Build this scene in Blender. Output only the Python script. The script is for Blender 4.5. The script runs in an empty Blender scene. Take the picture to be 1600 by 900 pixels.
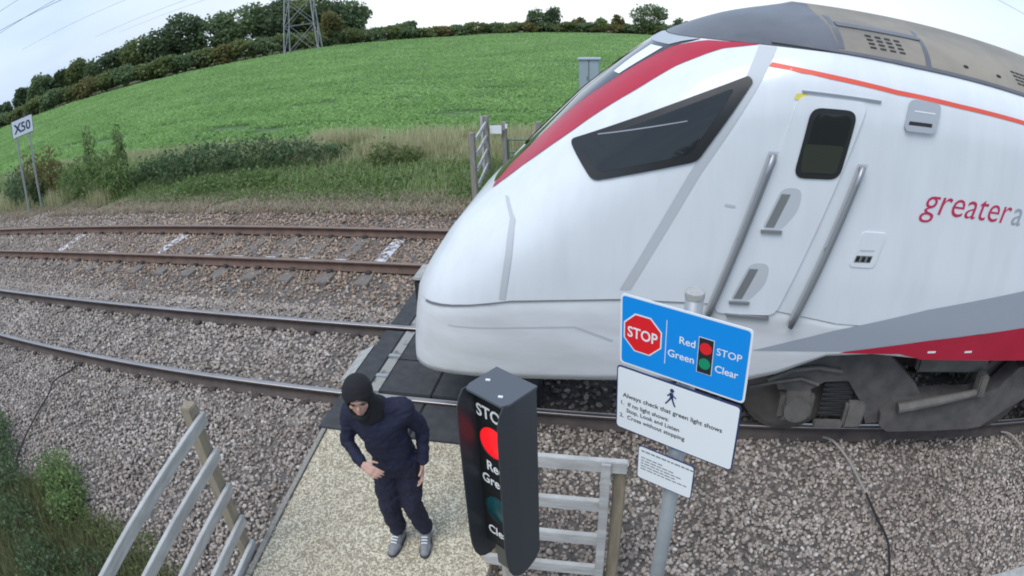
import bpy, bmesh, math, random
import numpy as np
from mathutils import Vector, Matrix, noise
random.seed(7); RNG = np.random.default_rng(11)
SC = bpy.context.scene; COL = SC.collection
R = math.radians

# ------------------------------------------------------------------ camera, sky, sun, exposure
CAMZ = 4.0
cd = bpy.data.cameras.new('camera'); cam = bpy.data.objects.new('camera', cd); COL.objects.link(cam)
cd.type = 'PANO'; cd.panorama_type = 'FISHEYE_LENS_POLYNOMIAL'        # wide CCTV lens with barrel distortion
cd.sensor_fit = 'HORIZONTAL'; cd.sensor_width = 36; cd.sensor_height = 20.25
cd.fisheye_fov = R(180)
def lens_poly():
    f, k, k5 = 0.80240779, -0.06447585, 0.08600741
    r = np.linspace(0.0, 1.16, 200); th = f*r*(1+k*r**2+k5*r**4); rm = 18*r
    A = np.stack([rm, rm**2, rm**3, rm**4], 1); s = np.linalg.lstsq(A, th, rcond=None)[0]
    return [0.0]+[float(v) for v in s]
for i, v in enumerate(lens_poly()): setattr(cd, 'fisheye_polynomial_k%d' % i, -v)
yaw, pitch, roll = -0.20873927, 0.45399846, -0.04225889
fw = Vector((math.sin(yaw)*math.cos(pitch), math.cos(yaw)*math.cos(pitch), -math.sin(pitch)))
rt = Vector((math.cos(yaw), -math.sin(yaw), 0)); up = rt.cross(fw)
r2 = rt*math.cos(roll)+up*math.sin(roll); u2 = -rt*math.sin(roll)+up*math.cos(roll)
cam.matrix_world = Matrix(((r2.x, u2.x, -fw.x, 0), (r2.y, u2.y, -fw.y, 0), (r2.z, u2.z, -fw.z, CAMZ), (0, 0, 0, 1)))
cd.clip_start = 0.05; cd.clip_end = 6000
SC.camera = cam
SC.view_settings.view_transform = 'Standard'; SC.view_settings.look = 'None'
SC.view_settings.exposure = 0.52; SC.view_settings.gamma = 1.0
SC.view_settings.use_curve_mapping = False
SC.render.engine = 'CYCLES'
try:
    SC.cycles.use_denoising = True; SC.cycles.filter_width = 1.9
    SC.cycles.max_bounces = 6; SC.cycles.transparent_max_bounces = 12
except Exception: pass

SUN_EL, SUN_AZ = R(58), R(205)        # azimuth measured from +y towards +x: behind the camera, a little to its left
w = bpy.data.worlds.new('World'); SC.world = w; w.use_nodes = True
nt = w.node_tree; N = nt.nodes; L = nt.links; N.clear()
out = N.new('ShaderNodeOutputWorld'); bg = N.new('ShaderNodeBackground')
sky = N.new('ShaderNodeTexSky'); sky.sky_type = 'NISHITA'; sky.sun_disc = False
sky.sun_elevation = SUN_EL; sky.sun_rotation = SUN_AZ
tc = N.new('ShaderNodeTexCoord'); nz = N.new('ShaderNodeTexNoise'); mp = N.new('ShaderNodeMapping')
mp.inputs['Scale'].default_value = (1.2, 1.2, 4.5); nz.inputs['Scale'].default_value = 1.6; nz.inputs['Detail'].default_value = 5
L.new(tc.outputs['Generated'], mp.inputs['Vector']); L.new(mp.outputs['Vector'], nz.inputs['Vector'])
rp = N.new('ShaderNodeValToRGB'); rp.color_ramp.elements[0].position = 0.30; rp.color_ramp.elements[1].position = 0.68
rp.color_ramp.elements[0].color = (3.2, 4.15, 5.7, 1); rp.color_ramp.elements[1].color = (4.7, 5.6, 6.9, 1)   # overcast deck, whiter low down
L.new(nz.outputs['Fac'], rp.inputs['Fac'])
sx = N.new('ShaderNodeSeparateXYZ'); L.new(tc.outputs['Generated'], sx.inputs['Vector'])
mr = N.new('ShaderNodeMapRange'); mr.inputs['From Min'].default_value = 0.16; mr.inputs['From Max'].default_value = -0.03; L.new(sx.outputs['Z'], mr.inputs['Value'])
mh = N.new('ShaderNodeMix'); mh.data_type = 'RGBA'; mh.inputs['B'].default_value = (6.6, 7.0, 7.3, 1)
my = N.new('ShaderNodeMapRange'); my.inputs['From Min'].default_value = 0.62; my.inputs['From Max'].default_value = 0.93; L.new(sx.outputs['Y'], my.inputs['Value'])
mm = N.new('ShaderNodeMath'); mm.operation = 'MULTIPLY'; L.new(mr.outputs['Result'], mm.inputs[0]); L.new(my.outputs['Result'], mm.inputs[1])
L.new(mm.outputs['Value'], mh.inputs['Factor']); L.new(rp.outputs['Color'], mh.inputs['A'])
mx = N.new('ShaderNodeMix'); mx.data_type = 'RGBA'; mx.inputs['Factor'].default_value = 0.88
L.new(sky.outputs['Color'], mx.inputs['A']); L.new(mh.outputs['Result'], mx.inputs['B'])
L.new(mx.outputs['Result'], bg.inputs['Color']); bg.inputs['Strength'].default_value = 0.122
L.new(bg.outputs['Background'], out.inputs['Surface'])
sl = bpy.data.lights.new('sun', 'SUN'); sl.energy = 1.4; sl.angle = R(35); sl.color = (1.0, 0.975, 0.94)
so = bpy.data.objects.new('sun', sl); COL.objects.link(so)
sd = Vector((math.sin(SUN_AZ)*math.cos(SUN_EL), math.cos(SUN_AZ)*math.cos(SUN_EL), math.sin(SUN_EL)))
so.rotation_euler = sd.to_track_quat('Z', 'Y').to_euler(); so.location = (0, -20, 30)

# ------------------------------------------------------------------ materials
def mat(name, col, rough=0.7, metal=0.0, var=0.0, vscale=3.0, bump=0.0, bscale=40.0, col2=None, spec=None, emit=None, coords='Object', stretch=(1, 1, 1), detail=4, lo=0.35, hi=0.65, island=None, coat=0.0):
    m = bpy.data.materials.new(name); m.use_nodes = True
    n = m.node_tree.nodes; l = m.node_tree.links; b = n['Principled BSDF']
    b.inputs['Base Color'].default_value = (*col, 1); b.inputs['Roughness'].default_value = rough; b.inputs['Metallic'].default_value = metal
    if spec is not None: b.inputs['Specular IOR Level'].default_value = spec
    if coat: b.inputs['Coat Weight'].default_value = coat; b.inputs['Coat Roughness'].default_value = 0.08
    t = None
    if col2 is not None or var or bump:
        t = n.new('ShaderNodeTexCoord'); mpn = n.new('ShaderNodeMapping'); mpn.inputs['Scale'].default_value = stretch
        l.new(t.outputs[coords], mpn.inputs['Vector'])
    last = None
    if col2 is not None or var:
        c2 = col2 if col2 is not None else tuple(c*(1-var) for c in col)
        z = n.new('ShaderNodeTexNoise'); z.inputs['Scale'].default_value = vscale; z.inputs['Detail'].default_value = detail; z.inputs['Roughness'].default_value = 0.6
        l.new(mpn.outputs['Vector'], z.inputs['Vector'])
        rr = n.new('ShaderNodeValToRGB'); rr.color_ramp.elements[0].position = lo; rr.color_ramp.elements[1].position = hi
        rr.color_ramp.elements[0].color = (*c2, 1); rr.color_ramp.elements[1].color = (*col, 1)
        l.new(z.outputs['Fac'], rr.inputs['Fac']); last = rr.outputs['Color']; l.new(last, b.inputs['Base Color'])
    if island:                                     # list of colours, one picked for each leaf / stone
        g = n.new('ShaderNodeNewGeometry'); rr2 = n.new('ShaderNodeValToRGB'); cr = rr2.color_ramp
        for i, c in enumerate(island):
            e = cr.elements[i] if i < 2 else cr.elements.new(i/(len(island)-1))
            e.position = i/(len(island)-1); e.color = (*c, 1)
        l.new(g.outputs['Random Per Island'], rr2.inputs['Fac'])
        if last is not None:
            q = n.new('ShaderNodeMix'); q.data_type = 'RGBA'; q.blend_type = 'MULTIPLY'; q.inputs['Factor'].default_value = 1
            l.new(rr2.outputs['Color'], q.inputs['A']); l.new(last, q.inputs['B']); l.new(q.outputs['Result'], b.inputs['Base Color'])
        else: l.new(rr2.outputs['Color'], b.inputs['Base Color'])
    if bump:
        z2 = n.new('ShaderNodeTexNoise'); z2.inputs['Scale'].default_value = bscale; z2.inputs['Detail'].default_value = 5
        l.new(mpn.outputs['Vector'], z2.inputs['Vector']); bp = n.new('ShaderNodeBump'); bp.inputs['Strength'].default_value = bump; bp.inputs['Distance'].default_value = 0.02
        l.new(z2.outputs['Fac'], bp.inputs['Height']); l.new(bp.outputs['Normal'], b.inputs['Normal'])
    if emit: b.inputs['Emission Color'].default_value = (*emit[0], 1); b.inputs['Emission Strength'].default_value = emit[1]
    return m
def leafmat(name, cols, trans=0.5, rough=0.6, patch=None):
    m = mat(name, cols[0], rough, island=cols, spec=0.25, **({} if patch is None else dict(col2=patch[0], vscale=patch[1], coords='Object')))
    if patch is not None:
        for nd in m.node_tree.nodes:
            if nd.type == 'VALTORGB' and len(nd.color_ramp.elements) == 2: nd.color_ramp.elements[1].color = (1, 1, 1, 1); break
    n = m.node_tree.nodes; l = m.node_tree.links; b = n['Principled BSDF']
    tr = n.new('ShaderNodeBsdfTranslucent'); ms = n.new('ShaderNodeMixShader'); ms.inputs['Fac'].default_value = trans
    src = b.inputs['Base Color'].links[0].from_socket
    l.new(src, tr.inputs['Color']); l.new(b.outputs['BSDF'], ms.inputs[1]); l.new(tr.outputs['BSDF'], ms.inputs[2])
    l.new(ms.outputs['Shader'], n['Material Output'].inputs['Surface'])
    return m

M = {}
M['white'] = mat('train white paint', (0.72, 0.75, 0.78), 0.3, col2=(0.67, 0.70, 0.73), vscale=2.2, stretch=(2.6, 2.6, 0.45), lo=0.28, hi=0.6, coat=0.25)
M['skirt'] = mat('skirt white paint with road dirt', (0.70, 0.72, 0.74), 0.4, col2=(0.61, 0.62, 0.625), vscale=2.5, stretch=(0.6, 1, 2))
M['grey_stripe'] = mat('livery grey', (0.34, 0.37, 0.42), 0.35)
M['red'] = mat('livery red', (0.46, 0.016, 0.045), 0.35, var=0.1)
M['orange'] = mat('cantrail red line', (0.75, 0.10, 0.06), 0.4)
M['roof_dark'] = mat('roof dark grey', (0.125, 0.13, 0.145), 0.35, var=0.3, vscale=2)
M['roof_brown'] = mat('roof grimy grey brown', (0.285, 0.25, 0.20), 0.6, col2=(0.20, 0.18, 0.15), vscale=1.5, bump=0.1)
M['glass'] = mat('dark cab glass', (0.012, 0.016, 0.018), 0.06, spec=0.6)
M['black'] = mat('black rubber', (0.015, 0.016, 0.018), 0.45)
M['seam'] = mat('panel gap grey', (0.50, 0.525, 0.55), 0.6)
M['steelgrey'] = mat('brushed rail grey', (0.30, 0.31, 0.33), 0.35, metal=0.5)
M['boxgrey'] = mat('grille grey', (0.42, 0.45, 0.49), 0.5)
M['dark'] = mat('underframe soot', (0.03, 0.03, 0.032), 0.8, var=0.4, vscale=4, bump=0.2)
M['bogie'] = mat('bogie brown grey grime', (0.115, 0.105, 0.10), 0.7, col2=(0.07, 0.065, 0.063), vscale=5, bump=0.3)
M['bogie_light'] = mat('bogie light grime', (0.155, 0.145, 0.13), 0.7, col2=(0.10, 0.093, 0.085), vscale=5)
M['wheel'] = mat('wheel steel', (0.16, 0.145, 0.13), 0.5, metal=0.4, var=0.4)
M['yellow'] = mat('yellow mark', (0.7, 0.6, 0.12), 0.5)
M['rail_top'] = mat('polished rail head', (0.45, 0.415, 0.40), 0.38, metal=0.85, var=0.2, vscale=2)
M['rail_near'] = mat('rail web dark rust', (0.10, 0.078, 0.068), 0.8, col2=(0.068, 0.054, 0.05), vscale=6, bump=0.2)
M['rail_far'] = mat('rail web brown rust', (0.155, 0.095, 0.072), 0.8, col2=(0.10, 0.065, 0.05), vscale=6, bump=0.2)
M['rail_top_far'] = mat('dull rusty rail head', (0.27, 0.20, 0.17), 0.55, metal=0.4, var=0.25, vscale=4)
M['sleeper'] = mat('weathered sleeper', (0.21, 0.185, 0.165), 0.85, col2=(0.14, 0.12, 0.108), vscale=6, bump=0.4, stretch=(6, 1, 6))
M['sleeper_white'] = mat('white painted sleeper', (0.55, 0.56, 0.60), 0.8, col2=(0.20, 0.18, 0.17), vscale=9, lo=0.38, hi=0.5)
M['clip_white'] = mat('white painted pad', (0.55, 0.56, 0.60), 0.8, col2=(0.3, 0.29, 0.28), vscale=20)
M['stone_col'] = [(0.18, 0.155, 0.132), (0.31, 0.268, 0.23), (0.39, 0.342, 0.296), (0.25, 0.208, 0.175), (0.46, 0.415, 0.365), (0.33, 0.28, 0.242), (0.41, 0.355, 0.32), (0.62, 0.58, 0.53)]
M['deck'] = mat('black rubber crossing panel', (0.055, 0.057, 0.06), 0.75, col2=(0.036, 0.037, 0.04), vscale=9, bump=0.4, bscale=120)
M['deck_line'] = mat('worn pale edge line', (0.30, 0.30, 0.28), 0.8, col2=(0.13, 0.125, 0.12), vscale=7, lo=0.36, hi=0.5)
M['wood'] = mat('pale painted timber', (0.50, 0.50, 0.48), 0.75, col2=(0.36, 0.355, 0.34), vscale=4, bump=0.25, bscale=30, stretch=(1, 1, 5))
M['wood_brown'] = mat('brown timber post', (0.29, 0.215, 0.13), 0.85, col2=(0.19, 0.145, 0.09), vscale=7, bump=0.4, stretch=(5, 5, 0.7))
M['wood_grey'] = mat('grey weathered post', (0.33, 0.31, 0.27), 0.85, col2=(0.22, 0.205, 0.18), vscale=7, bump=0.4, stretch=(5, 5, 0.7))
M['galv'] = mat('galvanised steel post', (0.36, 0.385, 0.40), 0.5, metal=0.35, var=0.12, vscale=9)
M['sig_black'] = mat('signal matt black', (0.012, 0.0125, 0.014), 0.5, spec=0.35)
M['sig_hood'] = mat('signal hood grey black', (0.045, 0.05, 0.058), 0.42)
M['sig_white'] = mat('signal lettering', (0.8, 0.82, 0.83), 0.6)
M['lamp_red'] = mat('lit red lamp', (0.8, 0.01, 0.015), 0.3, emit=((1.0, 0.012, 0.02), 0.5))
M['lamp_green'] = mat('unlit green lens', (0.008, 0.06, 0.07), 0.2)
M['blue'] = mat('sign blue', (0.005, 0.27, 0.76), 0.4, spec=0.3)
M['sign_white'] = mat('sign white', (0.80, 0.83, 0.85), 0.45)
M['sign_red'] = mat('sign red', (0.78, 0.012, 0.02), 0.45)
M['sign_navy'] = mat('sign navy edge', (0.02, 0.035, 0.12), 0.5)
M['sign_black'] = mat('sign black', (0.015, 0.018, 0.025), 0.5)
M['sign_green'] = mat('sign green', (0.0, 0.27, 0.13), 0.5)
M['cable'] = mat('black cable', (0.02, 0.02, 0.02), 0.6)
M['cable_pale'] = mat('pale cable sheath', (0.32, 0.29, 0.26), 0.6)
M['concrete'] = mat('pale concrete', (0.42, 0.42, 0.40), 0.85, col2=(0.3, 0.3, 0.285), vscale=12, bump=0.3)
M['cab_grey'] = mat('cabinet blue grey', (0.33, 0.39, 0.44), 0.5, var=0.08)
M['pylon'] = mat('pylon galvanised', (0.30, 0.32, 0.33), 0.6, metal=0.2)
M['bark'] = mat('bark', (0.075, 0.06, 0.045), 0.9, var=0.4, vscale=8, bump=0.5)

# ------------------------------------------------------------------ mesh helpers
class MB:
    def __init__(s): s.v = []; s.f = []; s.m = []
    def add(s, vs, fs, mi=0):
        o = len(s.v); s.v += [tuple(v) for v in vs]; s.f += [tuple(i+o for i in f) for f in fs]; s.m += [mi]*len(fs)
        return s
    def box(s, c, d, rot=None, mi=0, bev=0):
        x, y, z = d[0]/2, d[1]/2, d[2]/2
        if bev:
            b = bmesh.new(); bmesh.ops.create_cube(b, size=1)
            for v in b.verts: v.co = Vector((v.co.x*d[0], v.co.y*d[1], v.co.z*d[2]))
            bmesh.ops.bevel(b, geom=list(b.edges), offset=bev, segments=2, affect='EDGES')
            vs = [v.co.copy() for v in b.verts]; fs = [[v.index for v in f.verts] for f in b.faces]
            b.verts.index_update(); b.free()
        else:
            vs = [Vector(p) for p in ((-x, -y, -z), (x, -y, -z), (x, y, -z), (-x, y, -z), (-x, -y, z), (x, -y, z), (x, y, z), (-x, y, z))]
            fs = [(0, 3, 2, 1), (4, 5, 6, 7), (0, 1, 5, 4), (1, 2, 6, 5), (2, 3, 7, 6), (3, 0, 4, 7)]
        mt = rot if rot is not None else Matrix.Identity(3)
        return s.add([mt @ v + Vector(c) for v in vs], fs, mi)
    def bar(s, a, b, wd, ht, upv=(0, 0, 1), mi=0, bev=0):
        a = Vector(a); b = Vector(b); d = b-a; ln = d.length; d.normalize(); u = Vector(upv)
        sd_ = d.cross(u); sd_.normalize(); u = sd_.cross(d)
        m3 = Matrix((d, sd_, u)).transposed()
        return s.box((a+b)/2, (ln, wd, ht), m3, mi, bev)
    def tube(s, pts, rad, n=8, mi=0, cap=True):
        pts = [Vector(p) for p in pts]; rs = rad if hasattr(rad, '__len__') else [rad]*len(pts)
        rings = []; ref = None
        for i, p in enumerate(pts):
            d = (pts[min(i+1, len(pts)-1)]-pts[max(i-1, 0)]).normalized()
            if ref is None: ref = d.orthogonal().normalized()
            ref = (ref-d*ref.dot(d)).normalized(); b = d.cross(ref)
            rings.append([p+(ref*math.cos(2*math.pi*k/n)+b*math.sin(2*math.pi*k/n))*rs[i] for k in range(n)])
        vs = [v for r_ in rings for v in r_]; fs = []
        for i in range(len(pts)-1):
            for k in range(n): fs.append((i*n+k, i*n+(k+1) % n, (i+1)*n+(k+1) % n, (i+1)*n+k))
        if cap: fs.append(tuple(range(n))[::-1]); fs.append(tuple((len(pts)-1)*n+k for k in range(n)))
        return s.add(vs, fs, mi)
    def prism(s, poly, a, b, fn, mi=0):
        """poly: 2D outline (ccw); fn(u, v, w) maps to 3D; extruded from w=a to w=b"""
        n = len(poly); vs = [fn(u, v, a) for u, v in poly]+[fn(u, v, b) for u, v in poly]
        fs = [tuple(range(n))[::-1], tuple(range(n, 2*n))]+[(k, (k+1) % n, n+(k+1) % n, n+k) for k in range(n)]
        return s.add(vs, fs, mi)
    def build(s, name, mats, parent=None, smooth=False, loc=None):
        me = bpy.data.meshes.new(name); me.from_pydata([tuple(v) for v in s.v], [], s.f); me.update()
        for m_ in (mats if isinstance(mats, (list, tuple)) else [mats]): me.materials.append(m_)
        if any(s.m): me.polygons.foreach_set('material_index', s.m)
        bm = bmesh.new(); bm.from_mesh(me); bmesh.ops.recalc_face_normals(bm, faces=bm.faces); bm.to_mesh(me); bm.free()
        if smooth: me.polygons.foreach_set('use_smooth', [True]*len(me.polygons))
        return link(name, me, parent, loc)
def link(name, me, parent=None, loc=None):
    me.name = name
    o = bpy.data.objects.new(name, me); COL.objects.link(o)
    if parent is not None: o.parent = parent; o.matrix_parent_inverse = parent.matrix_world.inverted() if False else Matrix.Translation(-Vector(parent.location))
    if loc is not None: o.location = loc
    return o
def empty(name, loc, label, cat, group=None):
    o = bpy.data.objects.new(name, None); COL.objects.link(o); o.location = loc; o.empty_display_size = 0.2
    return tag(o, label, cat, group)
def tag(o, label=None, cat=None, group=None, kind=None):
    if label: o['label'] = label
    if cat: o['category'] = cat
    if group: o['group'] = group
    if kind: o['kind'] = kind
    return o
def rawmesh(name, V, F, mats, parent=None, smooth=False, mi=None):
    """numpy arrays -> object; F is (n,3) or (n,4)"""
    me = bpy.data.meshes.new(name); k = F.shape[1]; V = np.asarray(V, np.float32); F = np.asarray(F, np.int32)
    me.vertices.add(len(V)); me.vertices.foreach_set('co', V.ravel())
    me.loops.add(F.size); me.loops.foreach_set('vertex_index', F.ravel())
    me.polygons.add(len(F)); me.polygons.foreach_set('loop_start', np.arange(0, F.size, k, dtype=np.int32))
    for m_ in (mats if isinstance(mats, (list, tuple)) else [mats]): me.materials.append(m_)
    if mi is not None: me.polygons.foreach_set('material_index', np.asarray(mi, np.int32))
    if smooth: me.polygons.foreach_set('use_smooth', np.ones(len(F), bool))
    me.update(calc_edges=True); me.validate()
    return link(name, me, parent)
def text_mesh(s, size, align='LEFT', bold=0.0, depth=0.0):
    c = bpy.data.curves.new('t', 'FONT'); c.body = s; c.size = size; c.align_x = align; c.offset = bold; c.extrude = depth; c.resolution_u = 3
    o = bpy.data.objects.new('t', c); COL.objects.link(o); bpy.context.view_layer.update()
    dg = bpy.context.evaluated_depsgraph_get(); me = bpy.data.meshes.new_from_object(o.evaluated_get(dg))
    bpy.data.objects.remove(o); return me
def join_text(items, fn):
    """items: (mesh, x, y, mi); fn maps (x, y) -> 3D.  Returns an MB"""
    mb = MB()
    for me, x, y, mi in items:
        mb.add([fn(v.co.x+x, v.co.y+y) for v in me.vertices], [tuple(p.vertices) for p in me.polygons], mi)
    return mb
ORD = ['first', 'second', 'third', 'fourth', 'fifth', 'sixth', 'seventh', 'eighth', 'ninth', 'tenth', 'eleventh', 'twelfth', 'thirteenth', 'fourteenth', 'fifteenth', 'sixteenth', 'seventeenth', 'eighteenth', 'nineteenth', 'twentieth', 'twenty-first', 'twenty-second', 'twenty-third', 'twenty-fourth', 'twenty-fifth', 'twenty-sixth', 'twenty-seventh', 'twenty-eighth', 'twenty-ninth', 'thirtieth']
RA, RB, RC, RD = 5.236, 6.742, 8.705, 10.209          # y of the four rails, rail head at z = 0

# ------------------------------------------------------------------ terrain
EDGE = np.array([(-75, 118, -2.0), (-60.94, 112, -2.0), (-57.9, 113, -2.0), (-53.79, 106, -2.0), (-51.1, 105, -2.0), (-48, 102.3, -2.0), (-44.9, 100.8, -2.0), (-41.9, 99.5, -2.0), (-39, 99.2, -2.0), (-36.1, 99.2, -2.0), (-33.3, 100.3, -2.0), (-30.5, 102, -2.0), (-27.7, 104.2, -2.05), (-24.4, 113, -2.6), (-21, 122, -3.2), (-16.6, 132, -4.0), (-13.2, 134, -4.0), (-9.9, 133, -4.0), (-5.5, 129.6, -4.0), (-2.2, 127.6, -4.0), (0.06, 125, -4.0), (3.4, 123, -4.0), (30, 118, -4.0), (60, 110, -4.0), (75, 110, -4.0)])
Y0 = 17.2                                            # where the crop starts
def edge_at(az): return np.interp(az, EDGE[:, 0], EDGE[:, 1]), np.interp(az, EDGE[:, 0], EDGE[:, 2])
def gz_xy(x, y):
    x = np.asarray(x, float); y = np.asarray(y, float)
    az = np.degrees(np.arctan2(x, np.maximum(y, 1e-6))); r = np.hypot(x, y)
    re, ze = edge_at(np.clip(az, -75, 75)); r0 = Y0/np.maximum(np.cos(np.radians(np.clip(az, -75, 75))), .2)
    k = np.clip((r-r0)/np.maximum(re-r0, 1), 0, 1)
    z = -0.15+(ze+0.15)*k
    z = np.where(y < 11.8, -0.36, z)
    z = np.where((y >= 11.8) & (y < Y0), -0.22+0.10*np.clip((y-11.8)/3, 0, 1), z)
    z = np.where(y < 2.2, -0.20, z)
    z = np.where(y > Y0, z-0.066*np.maximum(r-re-30, 0), z)          # the field crowns here and the land falls away behind
    return z
def axis(a, b, fine, n):
    t = np.linspace(-1, 1, n); s = np.sign(t)*np.abs(t)**3.2
    return np.where(s < 0, -s*a, s*b)+0*fine
gx = axis(-2500, 2500, 0, 121); gy = np.concatenate([np.linspace(-60, 1.9, 14), np.linspace(2.2, 2.3, 2), np.linspace(11.6, 11.85, 2), np.linspace(13, 30, 14), 30+2600*np.linspace(0.01, 1, 60)**3])
XX, YY = np.meshgrid(gx, gy); ZZ = gz_xy(XX, YY)
nx, ny = len(gx), len(gy); idx = np.arange(nx*ny).reshape(ny, nx)
F = np.stack([idx[:-1, :-1], idx[:-1, 1:], idx[1:, 1:], idx[1:, :-1]], -1).reshape(-1, 4)
M['ground'] = mat('rough grassy soil', (0.11, 0.14, 0.055), 0.95, col2=(0.15, 0.12, 0.085), vscale=0.9, bump=0.6, bscale=9)
g = rawmesh('ground', np.stack([XX, YY, ZZ], -1).reshape(-1, 3), F, M['ground'], smooth=True); tag(g, kind='structure')

# crop field: its own sheet on the ground, darker drill lines running across it
M['field'] = mat('green crop', (0.085, 0.145, 0.05), 0.9, col2=(0.065, 0.12, 0.04), vscale=1.1, bump=0.5, bscale=5, detail=6, stretch=(0.55, 1.6, 1))
azs = np.linspace(-74, 74, 150); vs = []
for a in azs:
    re, ze = edge_at(a); r0 = Y0/math.cos(R(a))
    for k in np.linspace(0, 1, 50):
        r_ = r0+(max(re, r0+1)-r0)*k; vs.append((r_*math.sin(R(a)), r_*math.cos(R(a)), 0))
vs = np.array(vs); vs[:, 2] = gz_xy(vs[:, 0], vs[:, 1])+0.05
idx = np.arange(150*50).reshape(150, 50)
F = np.stack([idx[:-1, :-1], idx[1:, :-1], idx[1:, 1:], idx[:-1, 1:]], -1).reshape(-1, 4)
fo = rawmesh('field', vs, F, M['field'], smooth=True); tag(fo, kind='structure')

def quads(C, size, up=0.35, aspect=0.55, flat=1.0, rng=RNG):
    """n leaf quads with centres C; `up` pulls the leaf axis upward"""
    n = len(C); a = rng.normal(size=(n, 3)); a[:, 2] = (np.abs(a[:, 2])*(1+up)+up)*flat; a /= np.linalg.norm(a, axis=1)[:, None]
    b = rng.normal(size=(n, 3)); b[:, 2] *= flat; b -= a*(a*b).sum(1)[:, None]; b /= np.linalg.norm(b, axis=1)[:, None]
    s = (size*rng.uniform(0.6, 1.3, n))[:, None] if np.ndim(size) == 0 else (size*rng.uniform(0.6, 1.3, n))[:, None]
    A = a*s; B = b*s*aspect
    V = np.stack([C-A, C-A*.1+B, C+A, C-A*.1-B], 1).reshape(-1, 3)
    F = np.arange(4*n).reshape(n, 4)
    return V, F
# crop leaves, thinning with distance
n = 270000; az = R(1)*RNG.uniform(-62, 14, n); u = RNG.uniform(0, 1, n)
re, ze = edge_at(np.degrees(az)); r0 = Y0/np.cos(az)+0.2
r_ = r0*(np.maximum(re-1, r0+1)/r0)**(u**0.9)
cx, cy = r_*np.sin(az), r_*np.cos(az)
keep = np.array([0.5*noise.noise((x*0.35, y*0.9, 3.1))+0.7*noise.noise((x*0.10, y*1.5, 8.1)) for x, y in zip(cx, cy)]) > -0.25
cx, cy, r_ = cx[keep], cy[keep], r_[keep]
C = np.stack([cx, cy, gz_xy(cx, cy)+0.05+RNG.uniform(0.03, 0.17, len(cx))], 1)
V, F = quads(C, 0.05+0.0009*r_, up=0.1, flat=0.5)
M['crop'] = leafmat('crop leaf', [(0.25, 0.41, 0.135), (0.34, 0.54, 0.18), (0.41, 0.61, 0.23), (0.30, 0.48, 0.16), (0.44, 0.63, 0.27)], patch=((0.72, 0.78, 0.7), 0.22))
tag(rawmesh('crop_leaves', V, F, M['crop']), 'low green crop covering the field', 'crop', kind='stuff')

# ------------------------------------------------------------------ ballast bed, stones
def bal_z(x, y):
    z = -0.255+0*x
    for c, h_ in (((RA+RB)/2, 0.085), ((RC+RD)/2, 0.06)): z = z+h_*np.exp(-((y-c)/1.4)**6)
    z = z-0.03*np.exp(-((y-7.7)/0.45)**2)
    z = z+0.07*np.clip((4.6-y)/1, 0, 1)+0.06*np.clip((y-11)/0.8, 0, 1)
    return z
bx = np.concatenate([np.linspace(-90, -22, 18), np.linspace(-21, 9, 120), np.linspace(11, 60, 10)]); by = np.linspace(1.0, 12.0, 66)
XX, YY = np.meshgrid(bx, by); ZZ = bal_z(XX, YY)+0.018*np.vectorize(lambda a, b: noise.noise((a*1.7, b*1.7, 0.3)))(XX, YY)
ZZ[0] -= 0.15; ZZ[-1] -= 0.15
nx, ny = len(bx), len(by); idx = np.arange(nx*ny).reshape(ny, nx)
F = np.stack([idx[:-1, :-1], idx[:-1, 1:], idx[1:, 1:], idx[1:, :-1]], -1).reshape(-1, 4)
M['ballast'] = mat('ballast bed', (0.17, 0.15, 0.135), 0.95, col2=(0.075, 0.066, 0.06), vscale=22, bump=1.0, bscale=28, detail=2)
tag(rawmesh('ballast', np.stack([XX, YY, ZZ], -1).reshape(-1, 3), F, M['ballast'], smooth=True), kind='structure')

SLEEP_DX = 0.66
near_sx = [-3.55-SLEEP_DX*i for i in range(17)]; far_sx = [-4.18-0.705*i for i in range(22)]
def stone_cloud(n, xr, yr, smin, smax, cond):
    x = RNG.uniform(*xr, n); y = RNG.uniform(*yr, n)
    az = np.degrees(np.arctan2(x, y)); k = (az > np.where(y < 3.6, -82, -66)) & (az < 60) & cond(x, y)
    x, y = x[k], y[k]
    ons = np.zeros(len(x), bool)
    for c, sx in (((RA+RB)/2, near_sx), ((RC+RD)/2, far_sx)):
        for s_ in sx: ons |= (np.abs(x-s_) < 0.12) & (np.abs(y-c) < np.where(c > 8, 0.95, 0.80))
    k = ~ons | (RNG.uniform(size=len(x)) < np.where(y < 7.6, 0.5, 0.35)); x, y = x[k], y[k]; ons = ons[k]
    s = RNG.uniform(smin, smax, len(x)); z = bal_z(x, y)+RNG.uniform(-0.01, 0.028, len(x)); z = np.where(ons, np.maximum(z, -0.164), z)
    return x, y, z, s
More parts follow.
